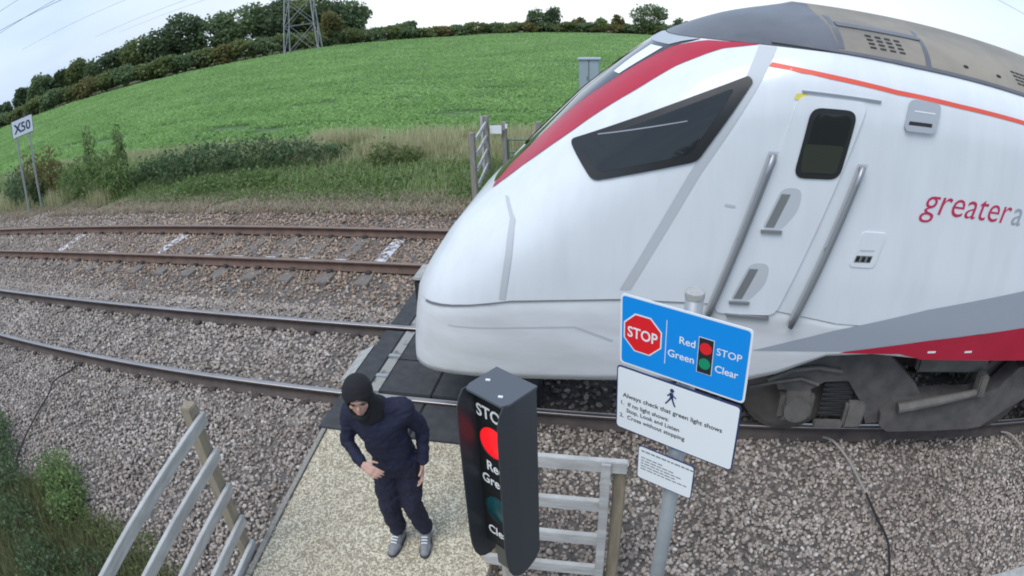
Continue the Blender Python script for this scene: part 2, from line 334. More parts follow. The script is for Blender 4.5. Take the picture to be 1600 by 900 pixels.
def stones(name, parts, mats, label):
    x, y, z, s = [np.concatenate(q) for q in zip(*parts)]; n = len(x)
    b = bmesh.new(); bmesh.ops.create_icosphere(b, subdivisions=1, radius=1); b.verts.ensure_lookup_table()
    bv = np.array([v.co[:] for v in b.verts]); bf = np.array([[v.index for v in f.verts] for f in b.faces]); b.free()
    q = RNG.normal(size=(n, 4)); q /= np.linalg.norm(q, axis=1)[:, None]; a, bb, c, d = q.T
    Rm = np.stack([1-2*(c*c+d*d), 2*(bb*c-a*d), 2*(bb*d+a*c), 2*(bb*c+a*d), 1-2*(bb*bb+d*d), 2*(c*d-a*bb), 2*(bb*d-a*c), 2*(c*d+a*bb), 1-2*(bb*bb+c*c)], 1).reshape(n, 3, 3)
    protos = [bv*(1+RNG.uniform(-0.22, 0.22, (len(bv), 1))) for _ in range(24)]
    P = np.stack(protos)[RNG.integers(0, 24, n)]*np.stack([RNG.uniform(0.75, 1.25, n), RNG.uniform(0.6, 1.0, n), RNG.uniform(0.5, 0.8, n)], 1)[:, None, :]*s[:, None, None]
    V = np.einsum('nij,nkj->nki', Rm, P)+np.stack([x, y, z], 1)[:, None, :]
    F = (bf[None]+(np.arange(n)*len(bv))[:, None, None]).reshape(-1, 3)
    return tag(rawmesh(name, V.reshape(-1, 3), F, mats), label, 'stones', kind='stuff')
offpath = lambda x, y: ~((x > -3.12) & (x < -0.95) & (y < 11.0)) | ((x > -1.15) & (y < 4.6))
P_XR = -0.95
def near_ok(x, y): return ~((x > -3.08+0.12*(y < 4.4)*(4.4-y)) & (x < P_XR) & (y < 5.19)) & ~((x > -3.1) & (x < P_XR) & (y > 4.6)) & (np.abs(y-RA) > 0.05) & (np.abs(y-RB) > 0.05)
rust = lambda x, y: np.clip((y-7.2)/1.2, 0, 1)*np.clip((x+15)/6, 0.35, 1)
pr = lambda x, y: RNG.uniform(size=len(x)) < rust(x, y)
near = [stone_cloud(54000, (-11.5, 7.5), (1.9, 5.25), 0.015, 0.033, near_ok), stone_cloud(17000, (-14, -3.0), (5.2, 7.6), 0.021, 0.037, near_ok), stone_cloud(3500, (-1, 8.5), (5.2, 7.6), 0.024, 0.04, near_ok)]
allfar = [stone_cloud(25000, (-20, -2.4), (7.4, 11.9), 0.022, 0.040, near_ok), stone_cloud(7000, (-24, -9), (5.2, 12.0), 0.026, 0.045, near_ok)]
fx, fy, fz, fs = [np.concatenate(q) for q in zip(*allfar)]; k = pr(fx, fy)
M['stone'] = mat('ballast stone', (1, 1, 1), 0.9, island=M['stone_col'], col2=(0.78, 0.75, 0.74), vscale=0.8)
M['stone_rust'] = mat('rust stained stone', (1, 1, 1), 0.95, island=[(c[0]*0.95, c[1]*0.84, c[2]*0.75) for c in M['stone_col']], col2=(0.75, 0.70, 0.66), vscale=0.7)
stones('ballast_stones', near+[(fx[~k], fy[~k], fz[~k], fs[~k])], M['stone'], 'grey crushed stone ballast around the near track')
stones('rusty_ballast_stones', [(fx[k], fy[k], fz[k], fs[k])], M['stone_rust'], 'rust brown crushed stone ballast around the far track')

# ------------------------------------------------------------------ sleepers and rails
def sleeper(x, yc, m, label, group, white_pad=False, painted=False):
    o = empty('sleeper', (x, yc, -0.19), label, 'sleeper', group)
    MB().box((x, yc, -0.234), (0.25, 2.5, 0.125), bev=0.012).build('sleeper_beam', m, o)
    for yr in ((RA, RB) if yc < 8 else (RC, RD)):
        for s_ in (-1, 1):
            b = MB(); b.box((x, yr+s_*0.105, -0.135), (0.10, 0.075, 0.045), bev=0.01); b.tube([(x, yr+s_*0.11, -0.12), (x, yr+s_*0.11, -0.10)], 0.018, 8)
            b.build('rail_clip', M['rail_near'], o)
    if painted: MB().box((x, yc, -0.1685), (0.22, 1.30, 0.006)).build('white_paint', M['sleeper_white'], o)
    if white_pad: MB().box((x, RC+.27, -0.158), (0.20, 0.22, 0.035), bev=.004).build('white_pad', M['clip_white'], o)
    return o
for i, x in enumerate(near_sx):
    sleeper(x, (RA+RB)/2, M['sleeper'], 'sleeper of the near track, %s one left of the rubber crossing' % ORD[i], 'sleepers of the near track')
kw = 0
for i, x in enumerate(far_sx):
    wh = i in (0, 7, 12); pad = i in (1, 2, 3, 4, 5, 9, 10)
    if wh: lb = ['white painted sleeper of the far track, nearest the train nose', 'white painted sleeper of the far track, middle one of three', 'white painted sleeper of the far track, farthest from the train'][kw]; kw += 1
    else: lb = 'brown far track sleeper%s, %s left of the train nose' % (' with white pad', ORD[i]) if pad else 'plain brown far track sleeper, %s left of the train nose' % ORD[i]
    sleeper(x, (RC+RD)/2, M['sleeper'], lb, 'sleepers of the far track', pad, wh)

def rail(y, mw, mt_, label):
    pts = [(-.07, -.159), (.07, -.159), (.07, -.149), (.012, -.125), (.009, -.05), (.034, -.036), (.036, -.006), (.030, 0), (-.030, 0), (-.036, -.006), (-.034, -.036), (-.009, -.05), (-.012, -.125), (-.07, -.149)]
    xs = [-110, -60, -40, -30, -22, -15, -10, -6, -3, 0, 4, 10, 30, 60]; V = []; F = []; mi = []; n = len(pts)
    for x in xs: V += [(x, y+a, b) for a, b in pts]
    for i in range(len(xs)-1):
        for k in range(n):
            F.append((i*n+k, i*n+(k+1) % n, (i+1)*n+(k+1) % n, (i+1)*n+k)); mi.append(1 if k in (6, 7, 8) else 0)
    o = rawmesh('rail', np.array(V), np.array(F), [mw, mt_], mi=mi)
    return tag(o, label, 'rail', 'running rails')
rail(RA, M['rail_near'], M['rail_top'], 'shiny topped steel rail nearest the camera, beside the gravel path')
rail(RB, M['rail_near'], M['rail_top'], 'shiny topped steel rail of the near track, on its far side')
rail(RC, M['rail_far'], M['rail_top_far'], 'rusty brown rail of the far track, nearer of its two')
rail(RD, M['rail_far'], M['rail_top_far'], 'rusty brown rail beside the verge, farthest of all four')

# ------------------------------------------------------------------ crossing deck, path
dk = empty('crossing_deck', (-2.0, 6, 0), 'black rubber foot crossing laid between and beside the rails', 'crossing deck')
def panel(x0, x1, y0, y1, zt=-0.012, name='rubber_panel', m=None):
    MB().box(((x0+x1)/2, (y0+y1)/2, zt-0.09), (x1-x0, y1-y0, 0.18), bev=0.012).build(name, m or M['deck'], dk)
XD0, XD1 = -3.1, P_XR
for (y0, y1, nsp) in ((RA+0.09, RB-0.09, 2), (RB+0.05, RC-0.05, 2), (RC+0.09, RD-0.09, 1), (RD+0.05, 11.3, 1)):
    panel(XD0, -2.83, y0, y1)
    MB().box((-2.755, (y0+y1)/2, -0.104), (0.125, y1-y0, 0.18)).build('edge_line', M['deck_line'], dk)
    ym = (y0+y1)/2
    for (a, b) in ([(y0, y1)] if nsp == 1 else [(y0, ym-0.005), (ym+0.005, y1)]):
        panel(-2.685, -2.08, a, b); panel(-2.07, -1.45, a, b); panel(-1.44, XD1, a, b)
panel(XD0, -2.1, 4.6, RA-0.05); panel(-2.09, XD1, 4.6, RA-0.05)
for y in (5.62, 6.05):                                  # fixing brackets on the pale line
    MB().box((-2.755, y, -0.006), (0.15, 0.06, 0.02), bev=0.005).build('bracket', M['galv'], dk)
b = MB(); b.add([(-3.34, 5.60, -.17), (-3.115, 5.60, -.17), (-3.115, 6.28, -.17), (-3.34, 6.28, -.17), (-3.115, 5.60, -.02), (-3.115, 6.28, -.02), (-3.32, 5.60, -.14), (-3.32, 6.28, -.14)],
    [(0, 1, 2, 3), (1, 4, 5, 2), (4, 6, 7, 5), (6, 0, 3, 7), (0, 6, 4, 1), (3, 2, 5, 7)])
tag(b.build('deflector_ramp', M['concrete']), 'pale sloping deflector ramp at the left edge of the rubber crossing', 'ramp')

M['path'] = mat('bonded pale gravel', (0.66, 0.615, 0.49), 0.9, col2=(0.53, 0.455, 0.345), vscale=1.0, bump=0.5, bscale=90, lo=0.3, hi=0.65)
def speckle(m, scale, cols, amt):
    n = m.node_tree.nodes; l = m.node_tree.links; b_ = n['Principled BSDF']; src = b_.inputs['Base Color'].links[0].from_socket
    tcn = n.new('ShaderNodeTexCoord'); vo = n.new('ShaderNodeTexVoronoi'); vo.inputs['Scale'].default_value = scale; l.new(tcn.outputs['Object'], vo.inputs['Vector'])
    rr = n.new('ShaderNodeValToRGB'); cr = rr.color_ramp; cr.interpolation = 'CONSTANT'
    for i, c in enumerate(cols):
        e = cr.elements[i] if i < 2 else cr.elements.new(0.5)
        e.position = i/len(cols); e.color = (*c, 1)
    sp = n.new('ShaderNodeSeparateColor'); l.new(vo.outputs['Color'], sp.inputs['Color']); l.new(sp.outputs['Red'], rr.inputs['Fac'])
    q = n.new('ShaderNodeMix'); q.data_type = 'RGBA'; q.blend_type = 'MULTIPLY'; q.inputs['Factor'].default_value = amt
    l.new(src, q.inputs['A']); l.new(rr.outputs['Color'], q.inputs['B']); l.new(q.outputs['Result'], b_.inputs['Base Color'])
speckle(M['path'], 62, [(1, 1, 1), (0.72, 0.69, 0.62), (1.15, 1.15, 1.1), (0.45, 0.42, 0.37), (0.95, 0.86, 0.72), (0.85, 0.85, 0.83), (1.2, 1.2, 1.2)], 0.9)
pv = [(-2.98, 4.595), (P_XR, 4.595), (P_XR, 0.2), (-2.72, 0.2), (-2.80, 2.6)]
pb = MB(); pb.prism(pv, -0.16, -0.022, lambda u, v, w_: (u, v, w_)); tag(pb.build('path', M['path']), kind='structure')
pb = MB(); pb.bar((-3.01, 4.57, -0.075), (-2.83, 2.6, -0.075), 0.045, 0.15); pb.bar((-2.83, 2.59, -0.075), (-2.75, 0.3, -0.075), 0.045, 0.15)
tag(pb.build('timber_edging', M['wood_grey']), 'brown timber board edging the left side of the gravel path', 'edging')
# loose grit scattered on the path
n = 7000; x = RNG.uniform(-2.9, P_XR, n); y = RNG.uniform(1.9, 4.58, n)
k = x > -2.95+0.06*(4.5-y); x, y = x[k], y[k]
st = stones('path_grit', [(x, y, np.full(len(x), -0.02), RNG.uniform(0.005, 0.013, len(x)))], mat('path grit', (1, 1, 1), 0.9, island=[(0.6, 0.56, 0.44), (0.48, 0.42, 0.33), (0.72, 0.68, 0.57), (0.3, 0.27, 0.22)]), 'loose pale grit lying on the gravel path')

# ------------------------------------------------------------------ train
YC = (RA+RB)/2
XT = [(.5, -2.248), (.75, -2.211), (1.1, -2.146), (1.4, -2.088), (1.65, -1.95), (2.0, -1.68), (2.3, -1.35), (2.7, -.94), (3.1, -.53), (3.4, -.16), (3.65, .2), (3.8, .56), (3.92, .95), (4.02, 1.5)]
WW = [(.5, 1.16), (.75, 1.24), (1.1, 1.30), (1.5, 1.34), (1.9, 1.36), (3.2, 1.36), (3.45, 1.33), (3.65, 1.22), (3.8, 1.02), (3.92, .7), (4.02, .05)]
LL = [(.5, 1.0), (1.5, 1.1), (2.5, 1.3), (3.5, 1.5), (4.05, 1.2)]
NN = [(.5, 3.2), (1.5, 3.0), (2.5, 2.7), (3.3, 2.5), (4, 2.2)]
def sm(t, z):
    a = np.array(t); return float(np.mean([np.interp(z+d, a[:, 0], a[:, 1]) for d in (-.06, -.03, 0, .03, .06)]))
_pc = {}
def prof(z):
    k = round(z, 4)
    if k not in _pc: _pc[k] = (sm(XT, z), sm(WW, z), sm(LL, z), sm(NN, z))
    return _pc[k]
def v_of(x, z):
    xt, w_, L_, n_ = prof(z); q = 1-min(max((x-xt)/L_, 0), 1); return max(1-q**n_, 0)**(1/n_)
def near_pt(x, z, off=0.0, side=-1):
    """point on the train's skin at (x, z), on the camera's side, moved out by off"""
    def f(x, z): return Vector((x, YC+side*prof(z)[1]*v_of(x, z), z))
    p = f(x, z)
    if not off: return p
    e = 0.012; a = f(x+e, z)-f(x-e, z); b_ = f(x, z+e)-f(x, z-e); n_ = a.cross(b_).normalized()
    if n_.y*side < 0: n_ = -n_
    return p+n_*off
def zv_pt(z, v, off=0.0):
    """skin point by height and lateral fraction v in -1..1 (negative: camera's side)"""
    def f(z, v):
        xt, w_, L_, n_ = prof(z); return Vector((xt+L_*(1-(1-abs(v)**n_)**(1/n_)), YC+w_*v, z))
    p = f(z, v)
    if not off: return p
    e = 0.01; a = f(z+e, v)-f(z-e, v); b_ = f(z, v+e)-f(z, v-e); n_ = a.cross(b_).normalized()
    if n_.x > 0: n_ = -n_
    return p+n_*off
ZB = [(-9, .60), (-2.04, .618), (-1.67, .676), (-.747, .721), (.116, .787), (.68, .809), (1.083, .812), (1.101, .82), (1.241, .9), (1.493, 1.09), (1.765, 1.19), (1.9, 1.205), (2.42, 1.212), (2.69, 1.158), (4.6, 1.158), (4.75, .5), (17, .5), (17.1, 1.15), (21, 1.15)]
def zb(x): return float(np.interp(x, *np.array(ZB).T))
X0, X1 = 2.6, 21.0
US = [i/22 for i in range(23)]
XS = [3.2, 4.0, 4.6, 4.75, 5.5, 8, 12, 17, 17.1, 21.0]
def cols(z):
    xt = prof(z)[0]; return [xt+(X0-xt)*u**2.2 for u in US]+XS
def shell(zs, zfix=None):
    """grid over both sides of the train for the given heights"""
    V = []; F = []; rows = []
    for iz, z in enumerate(zs):
        xs = cols(z); row = []
        for side, seq in ((-1, xs[::-1]), (1, xs[1:])):
            for x in seq:
                zz = zfix(x, iz, z) if zfix else z
                row.append(len(V)); V.append(near_pt(x, zz, 0, side))
        rows.append(row)
    for a, b in zip(rows[:-1], rows[1:]):
        for k in range(len(a)-1): F.append((a[k], a[k+1], b[k+1], b[k]))
    return V, F, rows
train = empty('train', (6, YC, 0), 'white passenger train with red streaked cab nose, rushing over the crossing', 'train')
ZSK = [(-2, 1.36), (-1, 1.556), (-.09, 1.629), (1.0, 1.63), (1.7, 1.5), (3, 1.45), (21, 1.45)]
def zsk(x): return float(np.interp(x, *np.array(ZSK).T))
zs = list(np.linspace(1.5, 3.66, 40))
V, F, rows = shell(zs, lambda x, i, z: z+(zsk(x)+.004-1.5)*(1-(z-1.5)/2.16))
bm = MB(); bm.add(V, F); bm.add([V[r_[0]] for r_ in rows]+[V[r_[-1]] for r_ in rows], [tuple(list(range(len(rows)))+list(range(2*len(rows)-1, len(rows)-1, -1)))])
bm.build('body', M['white'], train, smooth=True)
V, F, rows = shell(list(np.linspace(0, 1, 12)), None) if False else (None, None, None)
def skirt_rows():
    V = []; F = []; rows = []
    for iz in range(13):
        t = iz/12; row = []; xs = cols(1.36)
        for side, seq in ((-1, xs[::-1]), (1, xs[1:])):
            for x in seq:
                lo = zb(x); hi = zsk(x)-.004; zz = lo+(hi-lo)*t
                tuck = -0.012*math.exp(-((t-1)/0.06)**2)
                xx = max(x, prof(zz)[0]+1e-4) if x > prof(1.36)[0]+1e-6 else prof(zz)[0]
                row.append(len(V)); V.append(near_pt(xx, zz, 0, side)+Vector((0, side*tuck, 0)))
        rows.append(row)
    for a, b in zip(rows[:-1], rows[1:]):
        for k in range(len(a)-1): F.append((a[k], a[k+1], b[k+1], b[k]))
    # inward lip along the bottom so that the skirt has a thickness
    base = rows[0]; o = len(V)
    for i in base:
        p = V[i]; V.append(Vector((p.x+(0.06 if p.x < -1.2 else 0), p.y+(0.05 if p.y < YC else -0.05), p.z+0.004)))
    for k in range(len(base)-1): F.append((base[k+1], base[k], o+k, o+k+1))
    return V, F
V, F = skirt_rows(); bm = MB(); bm.add(V, F); sko = bm.build('skirt', M['skirt'], train, smooth=True)
# roof: dark front cap, then grimy brown fairings
V, F, rows = shell(list(np.linspace(3.664, 4.02, 12)))
nr = len(rows[-1]); F = F+[(rows[-1][k], rows[-1][k+1], rows[-1][nr-2-k], rows[-1][nr-1-k]) for k in range(nr//2-1)]
for nm, m_, inner in (('roof_front', M['roof_dark'], False), ('roof', M['roof_brown'], True)):
    bm = bmesh.new(); vv = [bm.verts.new(v) for v in V]; bm.verts.index_update()
    for f in F:
        try: bm.faces.new([vv[i] for i in f])
        except ValueError: pass
    bmesh.ops.bisect_plane(bm, geom=list(bm.verts)+list(bm.edges)+list(bm.faces), dist=1e-5, plane_co=(1.52, 0, 0), plane_no=(1, 0, 0), clear_inner=inner, clear_outer=not inner)
    me = bpy.data.meshes.new(nm); bm.to_mesh(me); bm.free(); me.materials.append(m_)
    me.polygons.foreach_set('use_smooth', [True]*len(me.polygons)); link(nm, me, train)
# dark floor and inner hull: keeps daylight out from between skirts
b = MB(); b.box((9.6, YC, 1.32), (22.4, 2.2, 0.2)); b.box((-0.55, YC, 0.9), (2.3, 1.5, 0.75)); b.box((11.0, YC, 0.75), (12, 2.3, 0.6)); b.build('underframe', M['dark'], train)

def refine(poly, step=0.07):
    bm = bmesh.new(); f = bm.faces.new([bm.verts.new((x, z, 0)) for x, z in poly]); bmesh.ops.triangulate(bm, faces=[f])
    for _ in range(7):
        es = [e for e in bm.edges if e.calc_length() > step]
        if not es: break
        bmesh.ops.subdivide_edges(bm, edges=es, cuts=1); bmesh.ops.triangulate(bm, faces=bm.faces)
    bm.verts.index_update(); vs = [v.co.copy() for v in bm.verts]; fs = [tuple(v.index for v in f.verts) for f in bm.faces]; bm.free(); return vs, fs
def decal(name, poly, m, off=0.004, thick=0.0, parent=None, step=0.09, build=True):
    """flat or raised shape laid on the train's side; poly in (x, z)"""
    vs, fs = refine(poly, step); b = MB(); b.add([near_pt(v.x, v.y, off+thick) for v in vs], fs)
    if thick:
        n = len(poly); k = [i/8 for i in range(8)]; ring = []
        for i in range(n):
            a, c = poly[i], poly[(i+1) % n]
            for t in k: ring.append((a[0]+(c[0]-a[0])*t, a[1]+(c[1]-a[1])*t))
        o = [near_pt(x, z, off+thick) for x, z in ring]+[near_pt(x, z, off-0.003) for x, z in ring]; q = len(ring)
        b.add(o, [(i, (i+1) % q, q+(i+1) % q, q+i) for i in range(q)])
    return b.build(name, m, parent or train, smooth=True) if build else b
def strip(a, b_, w_):
    (x0, z0), (x1, z1) = a, b_; return [(x0-w_/2, z0), (x0+w_/2, z0), (x1+w_/2, z1), (x1-w_/2, z1)]
def rounded(poly, r_, n=5):
    out_ = []; N_ = len(poly)
    for i in range(N_):
        p = Vector(poly[i]); a = (Vector(poly[i-1])-p); c = (Vector(poly[(i+1) % N_])-p); rr = min(r_, a.length*.45, c.length*.45); a.normalize(); c.normalize()
        p0, p1 = p+a*rr, p+c*rr
        for k in range(n+1):
            t = k/n; q = p0*(1-t)**2+p*2*t*(1-t)+p1*t*t; out_.append((q.x, q.y))
    return out_
# red shoulder band and black windscreen follow the nose surface
lo_ = [(2.321, -.46), (2.397, -.498), (2.581, -.561), (2.761, -.622), (2.927, -.666), (3.215, -.724), (3.279, -.734), (3.466, -.752), (3.60, -.815), (3.658, -.90)]
hi_ = [(2.345, -.40), (2.493, -.31), (2.772, -.32), (3.0, -.37), (3.18, -.424), (3.31, -.47), (3.46, -.51), (3.58, -.56), (3.65, -.70), (3.66, -.86)]
def dens(c, n):
    c = np.array(c); t = np.linspace(0, len(c)-1, n); i = np.arange(len(c)); return [(np.interp(s, i, c[:, 0]), np.interp(s, i, c[:, 1])) for s in t]
def patch(name, A, B, m_, off, nu=40, nv=8, sg=1):
    A = dens(A, nu); B = dens(B, nu); mb = MB()
    if True:
        V = [zv_pt(a[0]+(b_[0]-a[0])*t, sg*(a[1]+(b_[1]-a[1])*t), off) for a, b_ in zip(A, B) for t in np.linspace(0, 1, nv)]
        mb.add(V, [(i*nv+k, i*nv+k+1, (i+1)*nv+k+1, (i+1)*nv+k) for i in range(nu-1) for k in range(nv-1)])
    return mb.build(name, m_, train, smooth=True)
patch('red_band', lo_, hi_, M['red'], 0.004); patch('red_band', lo_, hi_, M['red'], 0.004, sg=-1)
wsl = [(2.335, -.37)]+hi_[1:8]+[(3.655, -.66)]; wsr = [(z, -v) for z, v in wsl]
patch('windscreen', wsl, wsr, M['glass'], 0.005, nv=24)
patch('upper_pale_patch', [(3.33, -.455), (3.45, -.48), (3.56, -.50)], [(3.33, -.33), (3.45, -.30), (3.56, -.30)], M['sign_white'], .009); patch('screen_top', [(3.585, -.52), (3.62, -.58), (3.65, -.66)], [(3.585, .52), (3.62, .58), (3.65, .66)], M['boxgrey'], .009)  # plain white patch laid on the upper windscreen, grey strip above it
# cab side window: rubber surround, glass, divider
decal('cab_side_window', rounded([(-.535, 2.845), (.80, 3.435), (.83, 3.40), (.44, 2.80), (-.33, 2.60)], .05), M['black'], .004, .01)
decal('window_glass', rounded([(-.44, 2.835), (.70, 3.345), (.385, 2.85), (-.285, 2.665)], .05), M['glass'], .016)
decal('glazing_bar', [(-.30, 2.925), (.36, 3.092), (.362, 3.085), (-.295, 2.918)], M['steelgrey'], .018)
# gasket between cab and saloon, panel gaps
decal('gasket', [(.90, 3.655), (1.03, 3.655), (.47, 2.70), (-.015, 1.72), (-.10, 1.72), (.385, 2.70)], M['seam'], .003)
decal('panel_gap', [(-1.09, 2.36), (-1.05, 2.36), (-.96, 2.235), (-.975, 1.967), (-1.045, 1.57), (-1.10, 1.57), (-1.035, 1.967), (-1.01, 2.235)], M['seam'], .003, step=.05)
decal('skirt_gap', [(-1.85, 1.37), (-1.0, 1.553), (-.09, 1.626), (.55, 1.629), (.55, 1.637), (-.09, 1.636), (-1.0, 1.566), (-1.85, 1.39)], M['steelgrey'], .003)
decal('skirt_crease', [(-1.6, 1.245), (-.46, 1.345), (-.13, 1.225), (-.15, 1.20), (-.47, 1.325), (-1.6, 1.235)], M['seam'], .002)
decal('red_line', [(.95, 3.515), (1.43, 3.47), (1.97, 3.425), (2.6, 3.41), (6, 3.41), (21, 3.41), (21, 3.445), (6, 3.445), (2.6, 3.445), (1.97, 3.46), (1.43, 3.505), (.975, 3.545)], M['orange'], .004, step=.3)
decal('gutter', [(1.0, 3.675), (2.2, 3.645), (21, 3.645), (21, 3.67), (2.2, 3.67), (1.0, 3.69)], M['roof_dark'], .004, .012, step=.3)
decal('grey_stripe', [(1.047, 1.195), (1.88, 1.228), (2.69, 1.372), (3.88, 1.541), (9, 2.25), (9, 3.3), (3.71, 1.92), (2.586, 1.68), (1.71, 1.43)], M['grey_stripe'], .004, step=.12)
decal('red_stripe', [(1.83, 1.208), (2.42, 1.216), (2.69, 1.162), (4.6, 1.162), (4.7, 1.0), (9, 1.0), (9, 2.245), (3.88, 1.537), (2.69, 1.368), (1.88, 1.224)], M['red'], .004, step=.12)
decal('warning_mark', [(2.72, 1.235), (2.81, 1.24), (2.81, 1.262), (2.72, 1.257)], M['sign_white'], .007); decal('warning_mark', [(3.16, 1.245), (3.25, 1.25), (3.25, 1.272), (3.16, 1.267)], M['sign_white'], .007)
# cab door with its window and steps
dr = decal('door', rounded([(1.17, 3.335), (1.72, 3.335), (1.175, 1.56), (.665, 1.56)], .08), M['white'], .004, .012)
decal('door_window', rounded([(1.262, 3.256), (1.632, 3.262), (1.53, 2.73), (1.166, 2.72)], .09), M['black'], .017, .008, parent=dr)
decal('window_pane', rounded([(1.298, 3.22), (1.592, 3.226), (1.503, 2.77), (1.212, 2.762)], .07), M['glass'], .027, parent=dr)
decal('window_interior_tint', rounded([(1.225, 2.985), (1.545, 2.992), (1.498, 2.775), (1.216, 2.767)], .03), mat('door glass lower', (.035, .042, .034), .12), .029, parent=dr)  # olive tint laid on the lower glass for the interior seen behind it
def dstep(x0, z0, w_, h, lean):
    return rounded([(x0, z0), (x0+w_*.75, z0), (x0+w_+lean*.6, z0+h*.5), (x0+w_*.8+lean, z0+h), (x0+lean, z0+h)], .07)
for (x0, z0) in ((.965, 2.29), (.785, 1.67)):
    s_ = decal('step_recess', dstep(x0, z0, .2, .35, .13), M['seam'], .017, parent=dr)
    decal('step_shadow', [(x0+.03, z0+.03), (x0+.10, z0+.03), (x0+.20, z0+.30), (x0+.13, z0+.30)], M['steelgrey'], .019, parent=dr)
    decal('step_tread', [(x0, z0-.012), (x0+.16, z0-.012), (x0+.165, z0+.012), (x0, z0+.012)], M['steelgrey'], .018, .02, parent=dr)
decal('drip_strip', [(1.19, 3.355), (1.83, 3.345), (1.83, 3.362), (1.19, 3.372)], M['steelgrey'], .004, .012)
decal('door_sill', [(.78, 1.535), (1.13, 1.52), (1.13, 1.55), (.78, 1.565)], M['steelgrey'], .004, .03)
decal('yellow_mark', [(1.13, 3.30), (1.24, 3.295), (1.225, 3.35), (1.15, 3.345)], M['yellow'], .005)
for a, b_ in (((1.0, 2.895), (.62, 1.52)), ((1.713, 2.855), (1.32, 1.473))):
    hb = MB(); n_ = 10
    hb.tube([near_pt(a[0]+(b_[0]-a[0])*t, a[1]+(b_[1]-a[1])*t, .045) for t in np.linspace(0, 1, n_)], .024, 8)
    for t in (.02, .5, .98):
        x, z = a[0]+(b_[0]-a[0])*t, a[1]+(b_[1]-a[1])*t; hb.tube([near_pt(x, z, 0), near_pt(x, z, .05)], .02, 6)
    ho = hb.build('grab_rail', M['steelgrey'], train, smooth=True)
    decal('rail_backing', strip((a[0]+.01, a[1]+.01), (b_[0]+.01, b_[1]), .085), M['seam'], .003, parent=ho)
bx_ = decal('side_grille', rounded([(2.09, 3.41), (2.385, 3.41), (2.33, 3.175), (2.035, 3.165)], .05), M['boxgrey'], .004, .03)
decal('grille_slot', [(2.07, 3.215), (2.29, 3.222), (2.295, 3.25), (2.08, 3.243)], M['dark'], .036, parent=bx_)
decal('grille_slot', [(2.12, 3.32), (2.32, 3.325), (2.325, 3.335), (2.125, 3.33)], M['sign_white'], .036, parent=bx_)
hp = decal('hatch', rounded([(1.73, 2.03), (1.95, 2.03), (2.02, 2.33), (1.80, 2.33)], .04), M['white'], .003, .005)
decal('hatch_label', [(1.765, 2.07), (1.91, 2.075), (1.925, 2.135), (1.78, 2.13)], M['steelgrey'], .010, parent=hp)
for k in range(3): decal('hatch_label', [(1.775+k*.05, 2.08), (1.805+k*.05, 2.08), (1.815+k*.05, 2.125), (1.785+k*.05, 2.125)], M['black'], .012, parent=hp)
decal('hatch_label', [(1.80, 2.165), (1.93, 2.17), (1.935, 2.185), (1.805, 2.18)], M['seam'], .010, parent=hp)
decal('data_mark', [(.67, 2.465), (.75, 2.455), (.755, 2.475), (.675, 2.485)], M['seam'], .004)
# operator lettering, leaning with the rest of the bodyside
def letters(s, x0, z0, size, m_, name, bold=0.0, lean=.29):
    me = text_mesh(s, size, bold=bold); wdt = max(v.co.x for v in me.vertices)
    bm = bmesh.new(); bm.from_mesh(me); bmesh.ops.triangulate(bm, faces=bm.faces); bm.to_mesh(me); bm.free()
    mb = MB(); mb.add([near_pt(x0+v.co.x+lean*v.co.y, z0+v.co.y, .004) for v in me.vertices], [tuple(p.vertices) for p in me.polygons]); mb.build(name, m_, train); return wdt
wd = letters('greater', 2.30, 2.525, .335, mat('operator pink red', (.52, .03, .10), .4), 'operator_name', -.0015)
letters('a', 2.30+wd+.03, 2.525, .335, M['grey_stripe'], 'operator_name', 0)
# roof vents, joints
for (xa, xb, rows_) in ((1.80, 2.16, 4), (3.42, 4.0, 4)):
    for i in range(rows_):
        b = MB()
        for j in range(4 if xa < 3 else 9):
            x = xa+(xb-xa)*(j+.1)/(4 if xa < 3 else 9); z = 3.735+.027*i; q = [(x, z), (x+.055, z), (x+.055, z+.013), (x, z+.013)]
            vs, fs = refine(q, .05); b.add([near_pt(v.x, v.y, .004) for v in vs], fs)
        b.build('roof_grille', M['dark'], train)
decal('roof_joint', [(2.30, 3.672), (2.36, 3.672), (2.44, 3.93), (2.40, 3.93)], M['roof_dark'], .003); decal('roof_joint', [(1.52, 3.70), (1.57, 3.70), (1.61, 3.93), (1.56, 3.93)], M['roof_dark'], .003)
decal('roof_joint', [(1.60, 3.86), (2.38, 3.86), (2.38, 3.885), (1.60, 3.885)], M['roof_dark'], .003, .01)
for x in (2.75, 3.15): decal('roof_bolt', rounded([(x, 3.74), (x+.05, 3.74), (x+.05, 3.755), (x, 3.755)], .01), M['dark'], .004, .006)
# coupler ahead of the nose
cp = MB(); cp.box((-2.22, 6.02, .97), (.20, .36, .30), bev=.03); cpo = cp.build('coupler', M['dark'], train)
cq = MB(); cq.box((-2.215, 6.02, 1.135), (.23, .38, .035), bev=.015); cq.build('coupler_cover', M['concrete'], cpo)
